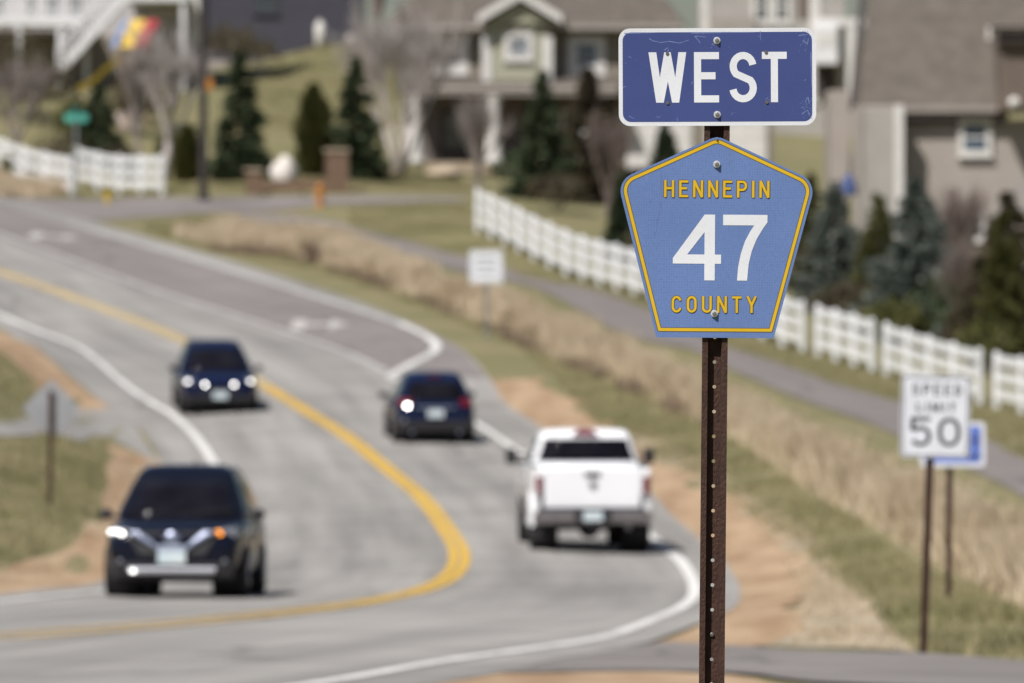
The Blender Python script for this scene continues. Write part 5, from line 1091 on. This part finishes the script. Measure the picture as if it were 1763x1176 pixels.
# second pale house above the WEST plate
H = House('pale greige house with a paired window and a white bay above the WEST plate', 1325, 275, 372)
H.siding('wall', M['light_greige'], 1208, 1455, -60, 280, 0, 9)
for a, b in ((1294,1328),(1330,1362)): H.window(a, b, -20, 42, -.01, tr=.2)
H.box('corner_board', M['trimw'], 1206, 1220, -60, 60, -.08, .2); H.box('corner_board', M['trimw'], 1394, 1412, -60, 180, -.1, .15)
H.siding('side_wing', M['brown_siding'], 1374, 1394, -60, 30, -.06, .5)
bay = H.box('bay', M['deck'], 1400, 1441, 44, 112, -1.4, 0, bevel=.04); MB().box(H.x(1404),H.x(1437),-1.43,-1.41,H.z(80),H.z(56)).build('bay_panel', M['trimw'], bay)
H.box('basement_door', M['soffit'], 1404, 1434, 112, 168, -.2, -.05); H.box('white_post', M['trimw'], 1455, 1470, 50, 175, -2.0, -1.8)
H.siding('entry_wall', M['greige'], 1440, 1500, 100, 280, -.5, 4); H.box('belt_board', M['trimw'], 1410, 1490, 32, 46, -.62, -.1)
H.box('landing', M['grey_trim'], 1220, 1300, 30, 56, -1.0, -.02); 
H.roof('roof', M['shingle'], (H.x(1195),-.6,H.z(-60)), (H.x(1465),-.6,H.z(-60)), (H.x(1195),5,H.z(-60)+3.5), (H.x(1465),5,H.z(-60)+3.5))
# brown house on the right
H = House('large brown house with a broad grey shingle roof and a dark shaded soffit', 1620, 505, 270)
H.siding('wall', M['greige'], 1552, 1830, 206, 545, 0, 8)
H.siding('wing_wall', M['light_greige'], 1480, 1551, 183, 545, -1.0, 5.5); 
H.siding('side_wall', M['greige'], 1436, 1470, 150, 545, 4.0, 4)
for a, b in ((1467,1482),(1538,1553)): H.box('corner_board', M['trimw'] if a > 1500 else M['grey_trim'], a, b, 182, 545, -1.06, -.85)
e = -.42
H.roof('roof', M['shingle'], (H.x(1474),e,H.z(186)), (H.x(1745),e,H.z(186)), (H.x(1506),4.2,H.z(-30)), (H.x(1745),4.2,H.z(-30)))
H.box('fascia', M['grey_trim'], 1556, 1738, 184, 193, e-.03, e+.03); H.box('soffit', M['soffit'], 1553, 1735, 193.5, 205, e+.035, -.03); H.box('frieze_board', M['soffit'], 1554, 1730, 205.2, 214, -.06, -.025)  # dark strip under the soffit: eave shadow put into the wall colour
rk = MB(); rk.hexa([(H.x(1462),e-.05,H.z(192)),(H.x(1472),e-.05,H.z(192)),(H.x(1502),4.2,H.z(-30)),(H.x(1492),4.2,H.z(-30))], [(H.x(1462),e-.05,H.z(172)),(H.x(1472),e-.05,H.z(172)),(H.x(1502),4.2,H.z(-52)),(H.x(1492),4.2,H.z(-52))]); rk.build('rake_board', M['soffit'], H.root)
H.window(1650, 1707, 206, 268, -.07, tr=.17, glass=M['win_blue'], cols=1)
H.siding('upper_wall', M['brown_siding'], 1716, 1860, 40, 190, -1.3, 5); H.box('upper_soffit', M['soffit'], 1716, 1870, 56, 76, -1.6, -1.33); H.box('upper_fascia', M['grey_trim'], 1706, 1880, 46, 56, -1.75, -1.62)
H.roof('upper_roof', M['shingle'], (H.x(1700),-1.8,H.z(50)), (H.x(1885),-1.8,H.z(50)), (H.x(1700),3.5,H.z(52)+3.2), (H.x(1885),3.5,H.z(52)+3.2))
MB().ball((H.x(1742),-1.42,H.z(179)), .19, 14, 8).build('round_vent', M['trimw'], H.root, smooth=True)
MB().tube((H.x(1700),-1.3,H.z(48)), (H.x(1700),-1.3,H.z(70)), .08, n=8).build('gutter_end', M['trimw'], H.root)
H.window(1662, 1698, 368, 414, -.012, tr=.12, cols=1)
H.railing((H.x(1690),-2.2,H.z(425)), (H.x(1790),-2.2,H.z(335)), .95, M['deck_grey']); H.box('stair_stringer', M['deck_grey'], 1694, 1700, 420, 540, -2.25, -2.1)
MB().hexa([(H.x(1690),-2.3,H.z(432)),(H.x(1790),-2.3,H.z(342)),(H.x(1790),-1.2,H.z(342)),(H.x(1690),-1.2,H.z(432))], [(H.x(1690),-2.3,H.z(422)),(H.x(1790),-2.3,H.z(332)),(H.x(1790),-1.2,H.z(332)),(H.x(1690),-1.2,H.z(422))]).build('stair', M['deck_grey'], H.root)
# slate house on the hill
H = House('dark slate blue house standing on the green hill crest', 480, 100, 380)
H.siding('wall', M['slate_siding'], 346, 622, -140, 112, 0, 9)
H.window(436, 480, -30, 24, -.01, tr=.12, trim=M['slate_siding']); H.window(540, 590, -90, -30, -.01, tr=.12)
H.box('corner_board', M['slate_siding'], 343, 356, -140, 112, -.06, .2)
H.box('foundation', M['grey_trim'], 345, 623, 104, 118, -.08, .0)
H.roof('roof', M['shingle'], (H.x(330),-.6,H.z(-140)), (H.x(640),-.6,H.z(-140)), (H.x(330),5,H.z(-140)+3.5), (H.x(640),5,H.z(-140)+3.5))
D = 375; x = (551-HX)/F*D
pr = thing('propane_tank', 'small white gas bottle standing beside the slate house wall', 'gas bottle', (x, D, zt(x, D)))
hb = max(.6, W(0,34,D).z-zt(x, D)); MB().lathe([(.12,0),(.22,.08),(.22,hb-.25),(.12,hb-.12),(.05,hb-.1)], 16).build('tank', M['trimw'], pr, smooth=True); MB().lathe([(.12,hb-.13),(.12,hb),(.1,hb),(.1,hb-.12)], 12, cap=False).build('collar', M['trimw'], pr)
x = (604-HX)/F*D; o = MB().ball((0,0,.22), .28, 14, 9).build('garden_ball', M['grey_trim'], None, smooth=True); o.location = (x, D, zt(x, D)); tag(o, 'round grey garden ball on the hill crest by the slate house', 'garden ball')
# white house with a deck at the far left
H = House('pale white house with a raised deck at the top corner of the photo', 150, 150, 352)
H.siding('wall', M['pale_siding'], -120, 342, -140, 150, 0, 9)
H.siding('lower_wall', M['taupe'], -120, 250, 62, 190, -.3, .35)
H.box('deck_floor', M['deck'], -80, 160, 30, 48, -3.2, -.31)
for a, b in ((42,64),(76,100),(116,146),(-30,10)): H.window(a, b, -10, 30, -.01, tr=.07, cols=1)
H.window(264, 302, -30, 18, -.01, tr=.10)
H.box('corner_board', M['trimw'], 328, 343, -140, 80, -.06, .2)
for px in (-60, 40, 110, 155): H.box('deck_post', M['deck'], px-4, px+4, 48, 190, -3.15, -2.95)
H.railing((H.x(-80),-3.15,H.z(30)), (H.x(215),-3.15,H.z(30)), 1.0, M['deck'], step=.2)
p0, p1 = Vector((H.x(108),-4.4,H.z(140))), Vector((H.x(232),-4.4,H.z(2)))
stt = MB(); up = Vector((0,0,.34)); 
for dy in (0, 1.1): stt.hexa([p0+Vector((0,dy,0)), p1+Vector((0,dy,0)), p1+Vector((0,dy+.06,0)), p0+Vector((0,dy+.06,0))], [p0+up+Vector((0,dy,0)), p1+up+Vector((0,dy,0)), p1+up+Vector((0,dy+.06,0)), p0+up+Vector((0,dy+.06,0))])
stt = stt.build('stair_stringer', M['deck'], H.root)
tm = MB().box(-.15,.15,.062,1.098,0,.04).mesh('stair_tread'); tm.materials.append(M['deck_grey'])
for i in range(17): q = p0.lerp(p1, (i+.5)/17); o = obj('stair_tread', tm, None, H.root); o.location = (q.x, q.y, q.z+.2)
H.railing(p0+Vector((0,.03,.3)), p1+Vector((0,.03,.3)), .95, M['deck'], step=.3); H.railing(p0+Vector((0,1.13,.3)), p1+Vector((0,1.13,.3)), .95, M['deck'], step=.3)
H.box('landing', M['deck'], 226, 330, -6, 8, -4.5, -.01); H.box('landing_post', M['deck'], 318, 326, 8, 160, -4.4, -4.2)
H.roof('roof', M['shingle'], (H.x(-140),-.6,H.z(-140)), (H.x(360),-.6,H.z(-140)), (H.x(-140),5,H.z(-140)+3.5), (H.x(360),5,H.z(-140)+3.5))
# play set with a striped canopy
D = 325; x = (215-HX)/F*D; z = zt(x, D); s = F/D
pt = thing('play_set', 'wooden play set with a blue, yellow and red striped canopy and a yellow slide', 'play set', (x, D, z))
lx = lambda px: (px-215)/s
lz = lambda py: W(0, py, D).z-z
M['wood'] = mat('brown_play_wood', (.15,.095,.06), .8, col2=(.11,.07,.045), scale=5); M['toy_red'] = mat('red_canvas', (.34,.018,.028), .7, col2=(.28,.016,.024), scale=3); M['toy_yellow'] = mat('yellow_canvas', (.55,.37,.06), .7, col2=(.64,.44,.06), scale=3); M['toy_blue'] = mat('blue_canvas', (.16,.24,.44), .7, col2=(.13,.2,.38), scale=3)
for px, dy in ((208,0),(258,0),(208,1.2),(258,1.2)): MB().box(lx(px)-.05, lx(px)+.05, dy-.05, dy+.05, -.2, lz(60)).build('post', M['wood'], pt)
MB().box(lx(205), lx(261), -.05, 1.25, lz(118), lz(112)).build('deck', M['wood'], pt)
for m, a, b in ((M['toy_blue'],204,216),(M['toy_yellow'],216,243),(M['toy_red'],243,264)):
    k = 16
    MB().hexa([(lx(a-14),-.1,lz(82)),(lx(b-14),-.1,lz(82)),(lx(b+8),.75,lz(34)),(lx(a+8),.75,lz(34))], [(lx(a-14),-.1,lz(80.5)),(lx(b-14),-.1,lz(80.5)),(lx(b+8),.75,lz(32.5)),(lx(a+8),.75,lz(32.5))]).build('canopy', m, pt)
    MB().hexa([(lx(a+6),1.5,lz(60)),(lx(b+6),1.5,lz(60)),(lx(b+8),.76,lz(34)),(lx(a+8),.76,lz(34))], [(lx(a+6),1.5,lz(59)),(lx(b+6),1.5,lz(59)),(lx(b+8),.76,lz(32.5)),(lx(a+8),.76,lz(32.5))]).build('canopy', m, pt)
sl_ = MB(); P = [(206,-.1,108),(185,-.5,122),(165,-.9,142),(148,-1.2,154),(135,-1.4,160)]
for i in range(len(P)-1):
    a, b = P[i], P[i+1]
    for dy0, dy1, hh in ((0,.5,.04),(-.04,0,.22),(.5,.54,.22)):
        A_ = [(lx(a[0]),a[1]+dy0,lz(a[2])),(lx(b[0]),b[1]+dy0,lz(b[2])),(lx(b[0]),b[1]+dy1,lz(b[2])),(lx(a[0]),a[1]+dy1,lz(a[2]))]; sl_.hexa(A_, [(p[0],p[1],p[2]+hh) for p in A_])
sl_.build('slide', M['yellow'], pt)
